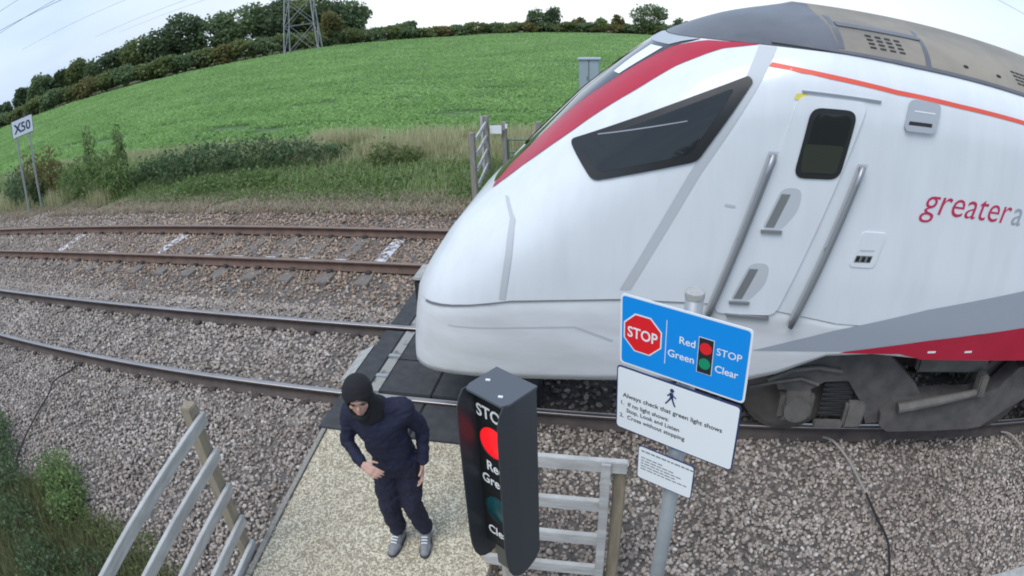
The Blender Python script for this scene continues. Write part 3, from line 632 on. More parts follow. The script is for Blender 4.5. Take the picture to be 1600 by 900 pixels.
# bogie
def bogie(x, wheels=True):
    o = MB()
    yb = 4.98
    fr = [(1.34, .82), (1.50, .97), (1.95, 1.05), (2.45, 1.05), (2.86, .72), (3.0, .55), (2.72, .40), (2.55, .26), (2.42, .24), (2.28, .52), (2.10, .74), (1.86, .72), (1.70, .60), (1.42, .62)]
    o.prism([(u+x, v) for u, v in fr], yb-.02, yb+.10, lambda u, v, w_: (u, w_, v))
    ob = o.build('bogie', M['bogie'], train)
    for dx, nm in ((0, 'axle_box'),):
        q = MB(); q.box((x+1.62, yb-.03, .46), (.34, .16, .34), bev=.05); q.tube([(x+1.62, yb-.14, .46), (x+1.62, yb, .46)], .13, 20); q.build('axle_box', M['bogie_light'], ob)
    q = MB(); q.prism([(x+u, v) for u, v in [(2.52, .42), (2.62, .56), (3.05, .60), (3.62, .62), (3.95, .70), (4.2, .95), (4.6, 1.02), (4.6, .62), (4.2, .42), (3.9, .22), (3.7, .20), (2.66, .20), (2.54, .28)]], yb-.10, yb+.12, lambda u, v, w_: (u, w_, v)); q.build('gear_case', M['bogie'], ob)
    q = MB(); q.tube([(x+2.66, yb-.16, .53), (x+3.1, yb-.16, .61), (x+3.60, yb-.16, .70)], [.055, .05, .04], 12); q.box((x+3.66, yb-.12, .78), (.12, .14, .26), bev=.02); q.build('damper', M['bogie_light'], ob)
    q = MB(); q.box((x+3.30, 5.02, 1.0), (.95, .10, .34), bev=.03); q.build('equipment_panel', M['bogie_light'], ob)
    q = MB()
    for k in range(7): q.tube([(x+2.04+.16*math.cos(t), yb+.03+.0*t, .30+.055*k+.05*t/6.28) for t in np.linspace(0, 6.28, 14)], .016, 6)
    q.build('spring', M['dark'], ob)
    q = MB(); q.tube([(x+1.30, yb-.05, .74), (x+1.50, yb-.06, .86), (x+1.75, yb-.06, .90), (x+2.0, yb-.05, .86)], .022, 8); q.tube([(x+1.15, yb, .62), (x+1.35, yb-.03, .70), (x+1.62, yb-.04, .76), (x+1.8, yb-.04, .70)], .018, 8); q.build('pipe', M['bogie_light'], ob)
    q = MB(); q.box((x+2.25, yb-.02, .36), (.22, .10, .30), bev=.03); q.box((x+2.0, yb-.02, .24), (.30, .08, .06), bev=.01); q.build('brake_rigging', M['bogie_light'], ob)
    for wx in (1.60, 4.20):
        for yy in (RA, RB):
            q = MB(); s_ = 1 if yy == RA else -1
            pr_ = [(-.07, 0), (-.07, .40), (-.055, .46), (.05, .462), (.055, .49), (.08, .49), (.08, .40), (.03, .34), (.03, .12), (.08, .10), (.08, 0)]
            n_ = 36; vs = [(wx+x+r__*math.cos(2*math.pi*k/n_), yy+s_*a, .455+r__*math.sin(2*math.pi*k/n_)) for a, r__ in pr_ for k in range(n_)]
            fs = [(i*n_+k, i*n_+(k+1) % n_, (i+1)*n_+(k+1) % n_, (i+1)*n_+k) for i in range(len(pr_)-1) for k in range(n_)]
            q.add(vs, fs); q.build('wheel', M['wheel'], ob, smooth=False)
        q = MB(); q.tube([(wx+x, RA, .455), (wx+x, RB, .455)], .085, 14); q.build('axle', M['dark'], ob)
    return ob
bogie(0.0); bogie(15.3)

# ------------------------------------------------------------------ miniature stop light
def frame(c, ang, roll=0.0, lean=0.0):
    rt_ = Vector((math.cos(ang), math.sin(ang), 0)); n_ = Vector((math.sin(ang), -math.cos(ang), 0))
    u_ = Vector((0, 0, 1))*math.cos(lean)+n_*math.sin(lean)
    a = rt_*math.cos(roll)+u_*math.sin(roll); b_ = u_*math.cos(roll)-rt_*math.sin(roll); c = Vector(c)
    return lambda x, y, w_=0.0: c+a*x+b_*y+n_*w_
SG = (-.459, 1.942, 0); fs_ = frame(SG, -.557)
sig = empty('crossing_signal', (-.459, 1.942, -.2), 'black hooded crossing signal with lit red light, in front of the white signs', 'signal')
ZT = 2.605; ZBm = 1.60
UL, UR = -.125, .084
def side_plate(u0, u1):
    # hood cheek: bulges forward below the roof, curves back at the foot
    pr_ = [(-.09, ZT-.004), (.088, ZT-.004), (.105, ZT-.03), (.118, ZT-.07), (.122, ZT-.14), (.122, ZBm+.24), (.118, ZBm+.15), (.105, ZBm+.08), (.085, ZBm+.035), (.06, ZBm+.012), (.03, ZBm), (-.02, ZBm+.01), (-.06, ZBm+.03), (-.09, ZBm+.07)]
    k = 1.16 if u0 < 0 else 1.0; pr_ = [(a*k if a > 0 else a, z) for a, z in pr_]
    b = MB(); back = [(min(a, .03), z) for a, z in pr_ if a <= .031]; zt_, zb_ = ZT-.004, ZBm
    b.prism([(-.09, zt_), (.03, zt_)]+[(a, z) for a, z in pr_[10:]], u0, u1, lambda a, z, u: fs_(u, z, a))
    b.prism([(.0301, zt_)]+pr_[1:10]+[(.0301, ZBm+.001)], u0, u1, lambda a, z, u: fs_(u-(max(0, a-.03)*.09 if u0 > 0 else 0), z, a)); return b
b = MB(); b.prism([(UL+.005, ZBm+.12), (UR-.005, ZBm+.12), (UR-.005, ZT-.012), (UL+.005, ZT-.012)], -.088, .045, lambda u, z, w_: fs_(u, z, w_)); b.build('housing', M['sig_black'], sig)
side_plate(UL-.001, UL+.004).build('hood_cheek', M['sig_hood'], sig); side_plate(UR-.004, UR+.001).build('hood_cheek', M['sig_hood'], sig)
b = MB(); b.prism([(UL-.003, -.093), (UR+.003, -.093), (UR+.003, .06), (UR-.012, .092), (UL+.012, .092), (UL-.003, .06)], ZT-.010, ZT, lambda u, w_, z: fs_(u, z, w_))
b.build('hood_roof', M['cab_grey'] if False else mat('signal roof', (0.085, 0.095, 0.11), 0.45), sig)
for u, w_ in ((-.085, .0), (.03, .05)): b = MB(); b.box(fs_(u, ZT+.002, w_), (.018, .008, .006)); b.build('roof_bolt', M['sign_white'], sig)
b = MB(); b.prism([(-.05, ZBm+.0), (.05, ZBm+.0), (.06, ZBm+.12), (-.06, ZBm+.12)], -.03, .05, lambda u, z, w_: fs_(u, z, w_)); b.build('lower_plate', mat('olive grey plate', (.085, .085, .07), .6), sig)
FW = .047; UC = (UL+UR)/2-.008
for (zc, m_, nm, rr_) in ((2.345, M['lamp_red'], 'red_lamp', .076), (1.965, M['lamp_green'], 'green_lamp', .074)):
    b = MB(); n_ = 28
    vs = [fs_(UC, zc, FW+.012)]+[fs_(UC+rr_*k*math.cos(t), zc+rr_*k*math.sin(t), FW+.012*(1-k*k)) for k in (.35, .7, 1.0) for t in np.linspace(0, 2*math.pi, n_, endpoint=False)]
    fs2 = [(0, 1+k, 1+(k+1) % n_) for k in range(n_)]+[(1+i*n_+k, 1+(i+1)*n_+k, 1+(i+1)*n_+(k+1) % n_, 1+i*n_+(k+1) % n_) for i in range(2) for k in range(n_)]
    b.add(vs, fs2); lo2 = b.build(nm, m_, sig, smooth=True)
    b = MB(); b.tube([fs_(UC+(rr_+.004)*math.cos(t), zc+(rr_+.004)*math.sin(t), FW) for t in np.linspace(0, 2*math.pi, 33)], .004, 6, cap=False); b.build('lens_ring', M['sig_black'], lo2)
for s_, h_, zc in (('STOP', .082, 2.458), ('Red', .072, 2.186), ('Green', .072, 2.104), ('Clear', .072, 1.79)):
    join_text([(text_mesh(s_, h_, 'CENTER', .0016), 0, zc, 0)], lambda x, y: fs_(UC+x*.88, y, FW+.001)).build('lettering', M['sig_white'], sig)
b = MB(); pz = fs_(-.012, 0, -.0); b.tube([(pz.x, pz.y, -.3), (pz.x, pz.y, ZBm+.05)], .05, 16); b.build('post', M['wood_grey'], sig, smooth=True)

# ------------------------------------------------------------------ sign post with three plates
SA = -.509
sp = empty('sign_post', (.237, 2.165, -.2), 'galvanised round post carrying three crossing signs right of the signal', 'post')
b = MB(); b.tube([(.237, 2.165, -.3), (.237, 2.165, 2.93)], .036, 20); b.build('pole', M['galv'], sp, smooth=True)
b = MB(); b.tube([(.237, 2.165, 2.92), (.237, 2.165, 2.945), (.237, 2.165, 2.95)], [.038, .038, .03], 20); b.build('cap', M['concrete'], sp)
for z in (2.80, 2.66, 2.50, 2.29, 2.09):
    b = MB(); b.tube([(.237, 2.165, z-.012), (.237, 2.165, z+.012)], .042, 16); b.build('clamp', M['galv'], sp)
def plate(name, label, c, W_, H_, layers):
    """layers: (inset, material) sheets from the back forward"""
    f = frame(c, SA, .023, .016); o = empty(name, c, label, 'sign', None)
    def rr(i, r_): return rounded([(-W_/2+i, -H_/2+i), (W_/2-i, -H_/2+i), (W_/2-i, H_/2-i), (-W_/2+i, H_/2-i)], r_)
    b = MB(); b.prism(rr(0, .02), -.004, 0, f); b.build('backing_plate', layers[0][1], o)
    for k, (i, m_) in enumerate(layers[1:]):
        b = MB(); q = rr(i, .016); b.add([f(x, y, .0012*(k+1)) for x, y in q], [tuple(range(len(q)))]); b.build('sign_face', m_, o)
    return f, o
f1, o1 = plate('stop_sign', 'blue sign with red STOP octagon and small traffic light picture, topmost on the post', (.202, 2.108, 2.733), .55, .318, [(0, M['sign_white']), (.008, M['blue'])])
T1 = .0026
def flat(o, f, name, poly, m_, w_):
    b = MB(); b.add([f(x, y, w_) for x, y in poly], [tuple(range(len(poly)))]); return b.build(name, m_, o)
oc = lambda r_: [(-.172+r_*math.cos(R(22.5+45*k)), .002+r_*math.sin(R(22.5+45*k))) for k in range(8)]
flat(o1, f1, 'octagon', oc(.093), M['sign_white'], T1); flat(o1, f1, 'octagon', oc(.0865), M['sign_red'], T1+.001)
join_text([(text_mesh('STOP', .066, 'CENTER', .0012), -.172, -.021, 0)], lambda x, y: f1(-.172+(x+.172)*.86, y, T1+.002)).build('lettering', M['sign_white'], o1)
flat(o1, f1, 'divider', [(-.0695, -.095), (-.0665, -.095), (-.0665, .10), (-.0695, .10)], M['sign_white'], T1)
for it in ((text_mesh('Red', .045, 'RIGHT', .0006), .058, .016, 0), (text_mesh('Green', .045, 'RIGHT', .0006), .058, -.054, 0), (text_mesh('STOP', .043, 'LEFT', .0003), .142, .016, 0), (text_mesh('Clear', .043, 'LEFT', .0006), .142, -.058, 0)):
    join_text([it], lambda x, y: f1(x, y, T1)).build('lettering', M['sign_white'], o1)
flat(o1, f1, 'light_picture', [(.068, -.083), (.132, -.083), (.132, .072), (.068, .072)], M['sign_white'], T1); flat(o1, f1, 'light_picture', [(.0705, -.0805), (.1295, -.0805), (.1295, .0695), (.0705, .0695)], M['sign_black'], T1+.001)
circ = lambda cx_, cy_, r_: [(cx_+r_*math.cos(2*math.pi*k/24), cy_+r_*math.sin(2*math.pi*k/24)) for k in range(24)]
flat(o1, f1, 'light_picture', circ(.1, .028, .025), M['sign_red'], T1+.002); flat(o1, f1, 'light_picture', circ(.1, -.038, .024), M['sign_green'], T1+.002)
f2, o2 = plate('instruction_sign', 'white sign with walking figure and crossing instructions, middle of the three', (.203, 2.108, 2.399), .556, .324, [(0, M['sign_navy']), (.006, M['sign_white'])])
man = [[(-.006, .022), (.012, .020), (.014, -.012), (-.004, -.010)], [(-.004, -.008), (.006, -.010), (-.010, -.034), (-.022, -.052), (-.028, -.047), (-.016, -.030)], [(.004, -.010), (.013, -.010), (.020, -.030), (.030, -.050), (.022, -.053), (.012, -.034)],
       [(.010, .018), (.013, .011), (.030, .000), (.027, -.006), (.008, .006)], [(-.006, .018), (-.004, .008), (-.016, -.004), (-.020, .001), (-.012, .010)]]
mx_, my_ = -.022, .098; b = MB()
for k, q in enumerate(man): b.add([f2(mx_+x*.86, my_+y*.86, .0024+.0002*k) for x, y in q], [tuple(range(len(q)))])
q = circ(mx_+.004, my_+.029, .0095); b.add([f2(x, y, .0024) for x, y in q], [tuple(range(24))]); b.build('walking_figure', M['sign_navy'], o2)
for it in ((text_mesh('Always check that green light shows', .0312, 'LEFT', .0004), -.245, .012, 0), (text_mesh('1.  If no light shows:', .029, 'LEFT', .0004), -.258, -.030, 0), (text_mesh('Stop, Look and Listen', .029, 'LEFT', .0004), -.226, -.063, 0), (text_mesh('2.  Cross without stopping', .029, 'LEFT', .0004), -.258, -.098, 0)):
    join_text([it], lambda x, y: f2(x, y, .0024)).build('lettering', M['sign_black'], o2)
f3, o3 = plate('notice_sign', 'small white notice with fine print, lowest on the sign post', (.193, 2.113, 2.094), .275, .189, [(0, M['sign_navy']), (.004, M['sign_white'])])
b = MB(); rnd = random.Random(3)
for k, (y, x1) in enumerate([(.066, .12), (.030, -.02), (.014, .02), (-.002, .06), (-.018, .04), (-.034, .115)]):
    x = -.12
    while x < x1:
        l_ = rnd.uniform(.012, .03); h_ = .0075 if k == 0 else .0055
        b.add([f3(x, y, .0024), f3(x+l_, y, .0024), f3(x+l_, y+h_, .0024), f3(x, y+h_, .0024)], [(0, 1, 2, 3)]); x += l_+.005
b.build('fine_print', mat('print grey', (.2, .21, .23), .6), o3)

# ------------------------------------------------------------------ fences by the path
def post(b, x, y, z0, z1, s=.09): b.box((x, y, (z0+z1)/2), (s, s, z1-z0), bev=.008)
lf = empty('timber_fence', (-2.9, 1.8, -.1), 'pale timber rail fence left of the gravel path, at the bottom of the view', 'fence')
for k, z in enumerate((1.42, 1.07, .72, .36, .06)):
    b = MB(); b.bar((-2.945, 2.93, z-.05), (-2.62, .55, z-.05), .038, .10, bev=.004); b.build('rail', M['wood'], lf)
b = MB(); post(b, -3.015, 2.87, -.35, 1.505, .1); b.build('post', mat('tan grey post', (.34, .29, .21), .85, col2=(.24, .205, .155), vscale=6, bump=.4, stretch=(5, 5, .7)), lf)
b = MB(); post(b, -2.72, .75, -.35, 1.5, .1); b.build('post', M['wood_grey'], lf)
rf = empty('rail_fence', (-.4, 3.25, -.1), 'pale timber ladder shaped fence behind the signal and sign post', 'fence')
for z in (1.16, .78, .42, .06):
    b = MB(); b.bar((-1.0, 3.23, z-.05), (.045 if z > 1 else -.1, 3.23, z-.05), .045, .10, bev=.004); b.build('rail', M['wood'], rf)
b = MB(); b.box((-.095, 3.195, .48), (.065, .022, 1.34), bev=.003); b.build('end_board', M['wood'], rf)
b = MB(); post(b, .0, 3.29, -.3, 1.05, .09); b.build('post', mat('weathered tan post', (.30, .25, .175), .85, col2=(.21, .175, .125), vscale=6, bump=.4, stretch=(5, 5, .7)), rf); b = MB(); post(b, -.95, 3.29, -.3, 1.12, .09); b.build('post', M['wood_brown'], rf)

# far side: end-on fence, wicket posts, gate, cabinet
ff = empty('far_fence', (-3.35, 13.2, -.2), 'grey end-on rail fence across the tracks beside the field gate', 'fence')
b = MB(); post(b, -3.33, 12.4, -.3, 1.28, .11); b.build('post', M['wood_grey'], ff); b = MB(); post(b, -3.43, 14.1, -.3, 1.30, .12); b.build('post', M['wood_grey'], ff)
for z in (1.14, .82, .5, .16):
    b = MB(); b.bar((-3.25, 12.42, z), (-3.42, 14.02, z), .035, .09); b.build('rail', M['wood'], ff)
b = MB(); b.box((-3.515, 14.02, .62), (.06, .03, 1.38)); b.build('end_board', M['wood'], ff)
gt = empty('field_gate', (-2.6, 14.2, -.2), 'green metal field gate between grey posts, partly behind the train nose', 'gate')
for x in (-3.03, -2.24): b = MB(); post(b, x, 14.2, -.3, 1.14, .11); b.build('post', M['wood_grey'], gt)
b = MB()
for z in (.72, .42, .14): b.tube([(-2.96, 14.2, z), (-2.28, 14.2, z)], .022, 8)
for x in (-2.95, -2.29): b.tube([(x, 14.2, .1), (x, 14.2, .74)], .022, 8)
b.build('gate_frame', mat('gate green', (.10, .19, .13), .5), gt)
b = MB(); b.box((-2.97, 14.13, 1.05), (.05, .03, .10)); b.build('latch_plate', M['sign_white'], gt)
tag(MB().box((-3.2, 14.06, .985), (.27, .02, .19), bev=.004).build('plate_sign', M['sign_white']), 'small blank white plate between the far fence and the field gate post', 'sign')
b = MB(); b.box((-3.2, 14.085, .99), (.42, .03, .05)); b.build('sign_batten', M['wood_grey'], gt)
cb = empty('equipment_cabinet', (-1.75, 23, -.3), 'pale blue grey equipment cabinet in the field behind the train nose', 'cabinet')
for x in (-1.93, -1.57): b = MB(); b.box((x, 23, 1.0), (.345, .45, 1.30), bev=.015); bo = b.build('cabinet_door', M['cab_grey'], cb); b = MB(); b.box((x+.12, 22.77, 1.0), (.02, .02, .14)); b.build('handle', M['dark'], bo)
b = MB(); b.box((-1.75, 23, 1.68), (.82, .55, .05), bev=.01); b.build('cabinet_roof', M['cab_grey'], cb)
b = MB(); b.box((-1.75, 23, .30), (.95, .6, .10)); b.box((-2.1, 23, 0), (.08, .5, .6)); b.box((-1.4, 23, 0), (.08, .5, .6)); b.build('stand', M['dark'], cb)

# speed board by the line
xb = empty('speed_board', (-17.75, 11.9, -.2), 'small white board lettered X 50 on two thin grey legs at the trackside', 'sign')
d_ = Vector((.53, .85, 0)).normalized(); fb = frame((-17.64, 12.08, 2.64), math.atan2(d_.y, d_.x))
b = MB(); b.prism([(-.41, -.27), (.41, -.27), (.41, .27), (-.41, .27)], -.02, 0, fb); b.build('board', M['sign_white'], xb)
b = MB(); b.prism([(-.43, -.29), (.43, -.29), (.43, .29), (-.43, .29)], -.035, -.021, fb); b.build('board_edge', M['sign_navy'], xb)
join_text([(text_mesh('X', .42, 'LEFT', .012), -.35, -.15, 0), (text_mesh('50', .42, 'LEFT', .008), -.06, -.15, 0)], lambda x, y: fb(x*.92, y, .004)).build('lettering', M['sign_navy'], xb)
for k in (-.25, .25):
    p = fb(k, 0, -.06); b = MB(); b.tube([(p.x, p.y, -.4), (p.x, p.y, 2.8)], .04, 8); b.build('leg', M['galv'], xb)

# loose cables, concrete lid
def cable(name, pts, rad, m_, label):
    P_ = [Vector(p) for p in pts]; o_ = []
    for i in range(len(P_)-1):
        p0, p1, p2, p3 = P_[max(i-1, 0)], P_[i], P_[i+1], P_[min(i+2, len(P_)-1)]
        for k in range(6):
            t = k/6; o_.append(.5*((2*p1)+(p2-p0)*t+(2*p0-5*p1+4*p2-p3)*t*t+(3*p1-p0-3*p2+p3)*t**3))
    o_.append(P_[-1]); b = MB(); b.tube(o_, rad, 6); return tag(b.build(name, m_, smooth=True), label, 'cable')
zc = -.115
cable('cable', [(-7.60, 5.10, -.15), (-7.5, 4.95, zc), (-7.62, 4.6, zc), (-7.45, 4.3, zc), (-7.3, 3.9, zc), (-7.0, 3.2, zc), (-6.8, 2.8, zc-.03)], .013, M['cable'], 'thin black cable lying on the ballast at the left, from rail to weeds')
c2_ = cable('cable', [(2.36, 4.32, zc+.03), (2.42, 4.0, zc), (2.47, 3.7, zc), (2.44, 3.45, zc), (2.40, 3.2, zc), (2.38, 2.6, zc)], .012, M['cable'], 'thin black cable running down the ballast right of the sign post')
cable('cable', [(2.08, 5.17, -.10), (2.16, 5.05, zc+.06), (2.27, 4.8, zc+.04), (2.33, 4.5, zc+.03), (2.36, 4.30, zc+.03)], .015, M['cable_pale'], 'short pale cable end coming out from under the train wheels')
cable('cable', [(4.55, 5.17, -.1), (4.66, 5.05, zc+.05), (4.80, 4.8, zc+.02), (4.95, 4.4, zc)], .015, M['cable_pale'], 'short pale cable at the right edge of the view beside the rail')
tag(MB().box((4.3, 2.72, -.12), (1.5, .60, .07), bev=.012).build('trough_lid', M['concrete']), 'pale concrete trough lid in the bottom right corner of the ballast', 'lid')

# ------------------------------------------------------------------ pylon and power lines
py = empty('pylon', (-47.2, 84.7, -2), 'grey steel lattice pylon standing at the field edge before the wood', 'pylon')
def pyl(z): return max(.5, 2.5-.078*(z+2))
def pcorner(k, z, ca=math.cos(.35), sa=math.sin(.35)):
    a = pyl(z); x, y = [(-a, -a), (a, -a), (a, a), (-a, a)][k]; return (-47.2+x*ca-y*sa, 84.7+x*sa+y*ca, z)
lev = [-2.2, 2.2, 6.0, 9.5, 12.7, 15.6, 18.3, 21, 24, 27, 30]
for k in range(4):
    b = MB(); b.tube([pcorner(k, z) for z in lev], .10, 5); b.build('leg', M['pylon'], py)
    b = MB()
    for i in range(len(lev)-1):
        j = (k+1) % 4
        b.tube([pcorner(k, lev[i]), pcorner(j, lev[i+1])], .036, 4); b.tube([pcorner(j, lev[i]), pcorner(k, lev[i+1])], .036, 4); b.tube([pcorner(k, lev[i+1]), pcorner(j, lev[i+1])], .034, 4)
    b.build('bracing', M['pylon'], py)
for z, l_ in ((18, 6.5), (23, 5), (28, 4)):
    b = MB(); b.tube([(-47.2-l_*.9, 84.7-l_*.4, z+.3), (-47.2, 84.7, z+1.3), (-47.2+l_*.9, 84.7+l_*.4, z+.3)], .12, 4); b.tube([(-47.2-l_*.9, 84.7-l_*.4, z+.3), (-47.2, 84.7, z), (-47.2+l_*.9, 84.7+l_*.4, z+.3)], .1, 4); b.build('cross_arm', M['pylon'], py)
M['wire'] = mat('power line', (.12, .13, .15), .6)
def wire(a, b_, ext, rad, label):
    a = Vector(a); b_ = Vector(b_); d = b_-a; P_ = []
    for t in np.linspace(-ext[0], 1+ext[1], 14): P_.append(a+d*t+Vector((0, 0, .05*(t-.5)**2)))
    b = MB(); b.tube(P_, rad, 5); tag(b.build('power_line', M['wire']), label, 'power line', 'overhead power lines')
wire((-102.3, 65.4, 16), (-85.5, 69.6, 16), (1, 2), .055, 'thick upper power line crossing the top left corner of the sky')
wire((-106.8, 68.3, 16), (-83.3, 66.3, 16), (.6, 1.5), .045, 'power line just under the thick one in the top left sky')
wire((-77.4, 49.4, 16), (-72.2, 49.7, 16), (3, 5), .035, 'power line nearest the top left corner of the sky')
wire((-152.9, 122.8, 16), (-111.5, 113.2, 16), (.8, 1), .035, 'faint single power line midway between the top left corner and the wood')
wire((-250.6, 240.3, 16), (-147.2, 181.8, 16), (.3, .3), .05, 'faint distant power line, upper of the pair behind the wood')
wire((-290.3, 296.4, 16), (-162.1, 212.8, 16), (.2, .3), .05, 'faint distant power line, lower of the pair behind the wood')
wire((83.8, 128.4, 16), (99.8, 137.7, 16), (2, 3), .05, 'power line in the sky above the train roof at the top right')

# ------------------------------------------------------------------ plants
def plant(name, label, cat, loc, parts, group=None):
    o = empty(name, loc, label, cat, group)
    return o
def crown_pts(lobes, n, shell=0.7):
    out_ = []; wts = np.array([l_[3]*l_[4]*l_[5] for l_ in lobes])**.7; wts /= wts.sum(); ns = RNG.multinomial(n, wts)
    for (cx_, cy_, cz_, rx, ry, rz), m_ in zip(lobes, ns):
        d = RNG.normal(size=(m_, 3)); d /= np.linalg.norm(d, axis=1)[:, None]
        r_ = (shell+(1-shell)*RNG.uniform(size=m_)**.6)*(1+.13*RNG.normal(size=m_)); out_.append(np.array([cx_, cy_, cz_])+d*r_[:, None]*np.array([rx, ry, rz]))
    return np.concatenate(out_)
def tree(name, label, x, y, z, h, hw, m_, n=1500, leaf=.30, trunk=True, group=None, base=0.28):
    o = empty(name, (x, y, z), label, 'tree' if trunk else 'shrub', group); lobes = []
    nl = RNG.integers(7, 11); ch = h*(1-base)
    lobes.append((x, y, z+h*base+ch*.5, hw*.72, hw*.72, ch*.46))
    for i in range(nl):
        a = RNG.uniform(0, 6.283); t = RNG.uniform(.15, .95); rr_ = hw*.72*math.sqrt(max(0.1, 1-(2*t-1)**2*.75)); s_ = RNG.uniform(.28, .46)
        lobes.append((x+rr_*.75*math.cos(a), y+rr_*.75*math.sin(a), z+h*base+ch*t*.88, hw*s_, hw*s_, ch*s_*.62))
    P_ = crown_pts(lobes, n); P_[:, 2] = np.maximum(P_[:, 2], z+.1)
    V, F = quads(P_, leaf, up=.05, aspect=.75, flat=.6); rawmesh('crown' if trunk else 'foliage', V, F, m_, o)
    b = MB(); th = h*base+ch*.35; r0 = max(.05, h*.028)
    b.tube([(x, y, z-.3), (x+.02*h, y, z+th*.5), (x, y+.01*h, z+th)], [r0*1.2, r0*.85, r0*.5], 7)
    for (lx, ly, lz, a, c, d) in lobes[1:]: b.tube([(x, y, z+th*RNG.uniform(.55, .95)), ((x+lx)/2, (y+ly)/2, (z+th+lz)/2-.1), (lx, ly, lz)], [r0*.5, r0*.3, r0*.12], 5)
    b.build('trunk' if trunk else 'stems', M['bark'], o); return o
LM = {
 'dark': leafmat('dark oak leaf', [(0.075, 0.116, 0.061), (0.112, 0.161, 0.083), (0.149, 0.204, 0.103), (0.094, 0.137, 0.073), (0.174, 0.223, 0.116)]),
 'mid': leafmat('mid green leaf', [(0.116, 0.176, 0.085), (0.168, 0.232, 0.113), (0.218, 0.289, 0.139), (0.141, 0.201, 0.102)]),
 'olive': leafmat('olive hedge leaf', [(0.128, 0.172, 0.07), (0.181, 0.221, 0.084), (0.226, 0.265, 0.099), (0.145, 0.195, 0.08), (0.236, 0.255, 0.11)]),
 'rust': leafmat('autumn leaf', [(0.141, 0.147, 0.064), (0.216, 0.195, 0.077), (0.264, 0.224, 0.082), (0.173, 0.176, 0.074), (0.165, 0.195, 0.077)]),
 'bramble': leafmat('bramble leaf', [(0.063, 0.106, 0.052), (0.106, 0.168, 0.079), (0.147, 0.221, 0.101), (0.089, 0.137, 0.07), (0.209, 0.274, 0.143)]),
 'bright': leafmat('fresh green leaf', [(0.12, 0.196, 0.07), (0.177, 0.274, 0.092), (0.237, 0.338, 0.12), (0.142, 0.218, 0.083), (0.296, 0.373, 0.154)]),
 'grass': leafmat('rough grass', [(0.195, 0.289, 0.114), (0.274, 0.386, 0.148), (0.354, 0.45, 0.195), (0.434, 0.45, 0.252), (0.229, 0.322, 0.125)]),
 'straw': leafmat('dry grass', [(0.596, 0.559, 0.355), (0.467, 0.467, 0.26), (0.745, 0.689, 0.467), (0.335, 0.372, 0.167), (0.448, 0.392, 0.242)]),
 'weedgrass': leafmat('weedy grass', [(0.114, 0.163, 0.065), (0.179, 0.211, 0.081), (0.26, 0.244, 0.13), (0.146, 0.195, 0.081), (0.325, 0.276, 0.163)]),
 'litter': leafmat('dead stems', [(0.376, 0.307, 0.23), (0.513, 0.435, 0.342), (0.291, 0.239, 0.179), (0.615, 0.53, 0.409), (0.256, 0.291, 0.146)]),
}
SIDE = ['far left end', 'left end', 'left part', 'left of centre', 'centre', 'right of centre', 'right part', 'right end']
wood = [(-112.2, 71.8, 1.3, 1.9, 'dark'), (-103.5, 71.4, 2.8, 2.0, 'dark'), (-96, 71.5, 3.1, 2.4, 'mid'), (-93.2, 75, 2.8, 2.4, 'dark'), (-89.9, 76.4, 3.6, 2.2, 'olive'), (-87, 77.6, 2.7, 1.9, 'mid'), (-83.7, 79.7, 3.2, 3.0, 'dark'), (-78.6, 82.5, 4.3, 3.4, 'olive'), (-75.3, 84.2, 4.8, 3.2, 'dark'), (-72, 87.6, 6.3, 3.8, 'dark'), (-67.8, 90.4, 6.0, 4.2, 'mid'), (-64.1, 94, 6.5, 4.4, 'mid'), (-60.3, 98.4, 6.4, 4.6, 'dark'), (-57.2, 101.5, 6.6, 4.4, 'olive'), (-54.3, 105.5, 6.4, 4.4, 'dark'), (-52.2, 112, 5.0, 3.6, 'mid')]
for i, (x, y, zt, hw, k) in enumerate(wood):
    z = float(gz_xy(x, y)); tree('woodland_tree', '%s green tree of the wood, %s from the left end' % ({'dark': 'dark', 'mid': 'lighter', 'olive': 'olive'}[k], ORD[i]), x, y, z, (zt-z)*(1.12 if 1 < i < 10 else 1)+.4, hw*1.35, LM[k], 3000, .33, group='trees of the wood behind the field', base=.2)
tree('autumn_tree', 'rusty orange autumn tree just right of the pylon', -49.2, 97.5, -2, 5.2, 2.7, LM['rust'], 1500, .28, base=.12)
# hedge along the field edge
hedge = []
for i, az_ in enumerate(np.linspace(-59.5, -25.2, 20)):
    re, ze = edge_at(az_); re += 3.2+RNG.uniform(-.5, .8); hedge.append((re*math.sin(R(az_)), re*math.cos(R(az_)), ze, RNG.uniform(2.4, 3.3), RNG.uniform(2.9, 3.5), ['olive', 'mid', 'olive', 'olive', 'mid', 'olive', 'rust'][i % 7], 'left'))
for i, az_ in enumerate(np.linspace(-23.4, 6, 20)):
    re, ze = edge_at(az_); re += 3.0+RNG.uniform(-.5, .8); hedge.append((re*math.sin(R(az_)), re*math.cos(R(az_)), ze, RNG.uniform(1.9, 2.6), RNG.uniform(3.0, 3.6), ['mid', 'olive', 'mid', 'olive', 'rust'][i % 5], 'right'))
cn = {}
for (x, y, z, h, hw, k, sd_) in hedge:
    c = cn[sd_] = cn.get(sd_, -1)+1
    tree('hedge_shrub', '%s shrub in the %s, %s from the left' % ({'olive': 'olive green', 'mid': 'plain green', 'rust': 'brownish'}[k], 'hedge below the wood' if sd_ == 'left' else 'low hedge right of the wood', ORD[c]), x, y, z, h, hw, LM[k], 1500, .27, trunk=False, group='hedge along the field edge', base=.05)
tree('round_tree', 'dark round tree above the hedge, left of the far cabinet', -17.6, 134, -4, 5.0, 2.5, LM['dark'], 1500, .26, base=.15)
tree('round_tree', 'paler bushy tree beside the dark round one above the hedge', -21.0, 134.4, -4, 4.6, 2.3, LM['mid'], 1200, .26, base=.15)
tree('oak_tree', 'large open oak above the hedge by the train windscreen', 2.0, 128.5, -4, 6.1, 4.2, LM['mid'], 2300, .24, base=.18)
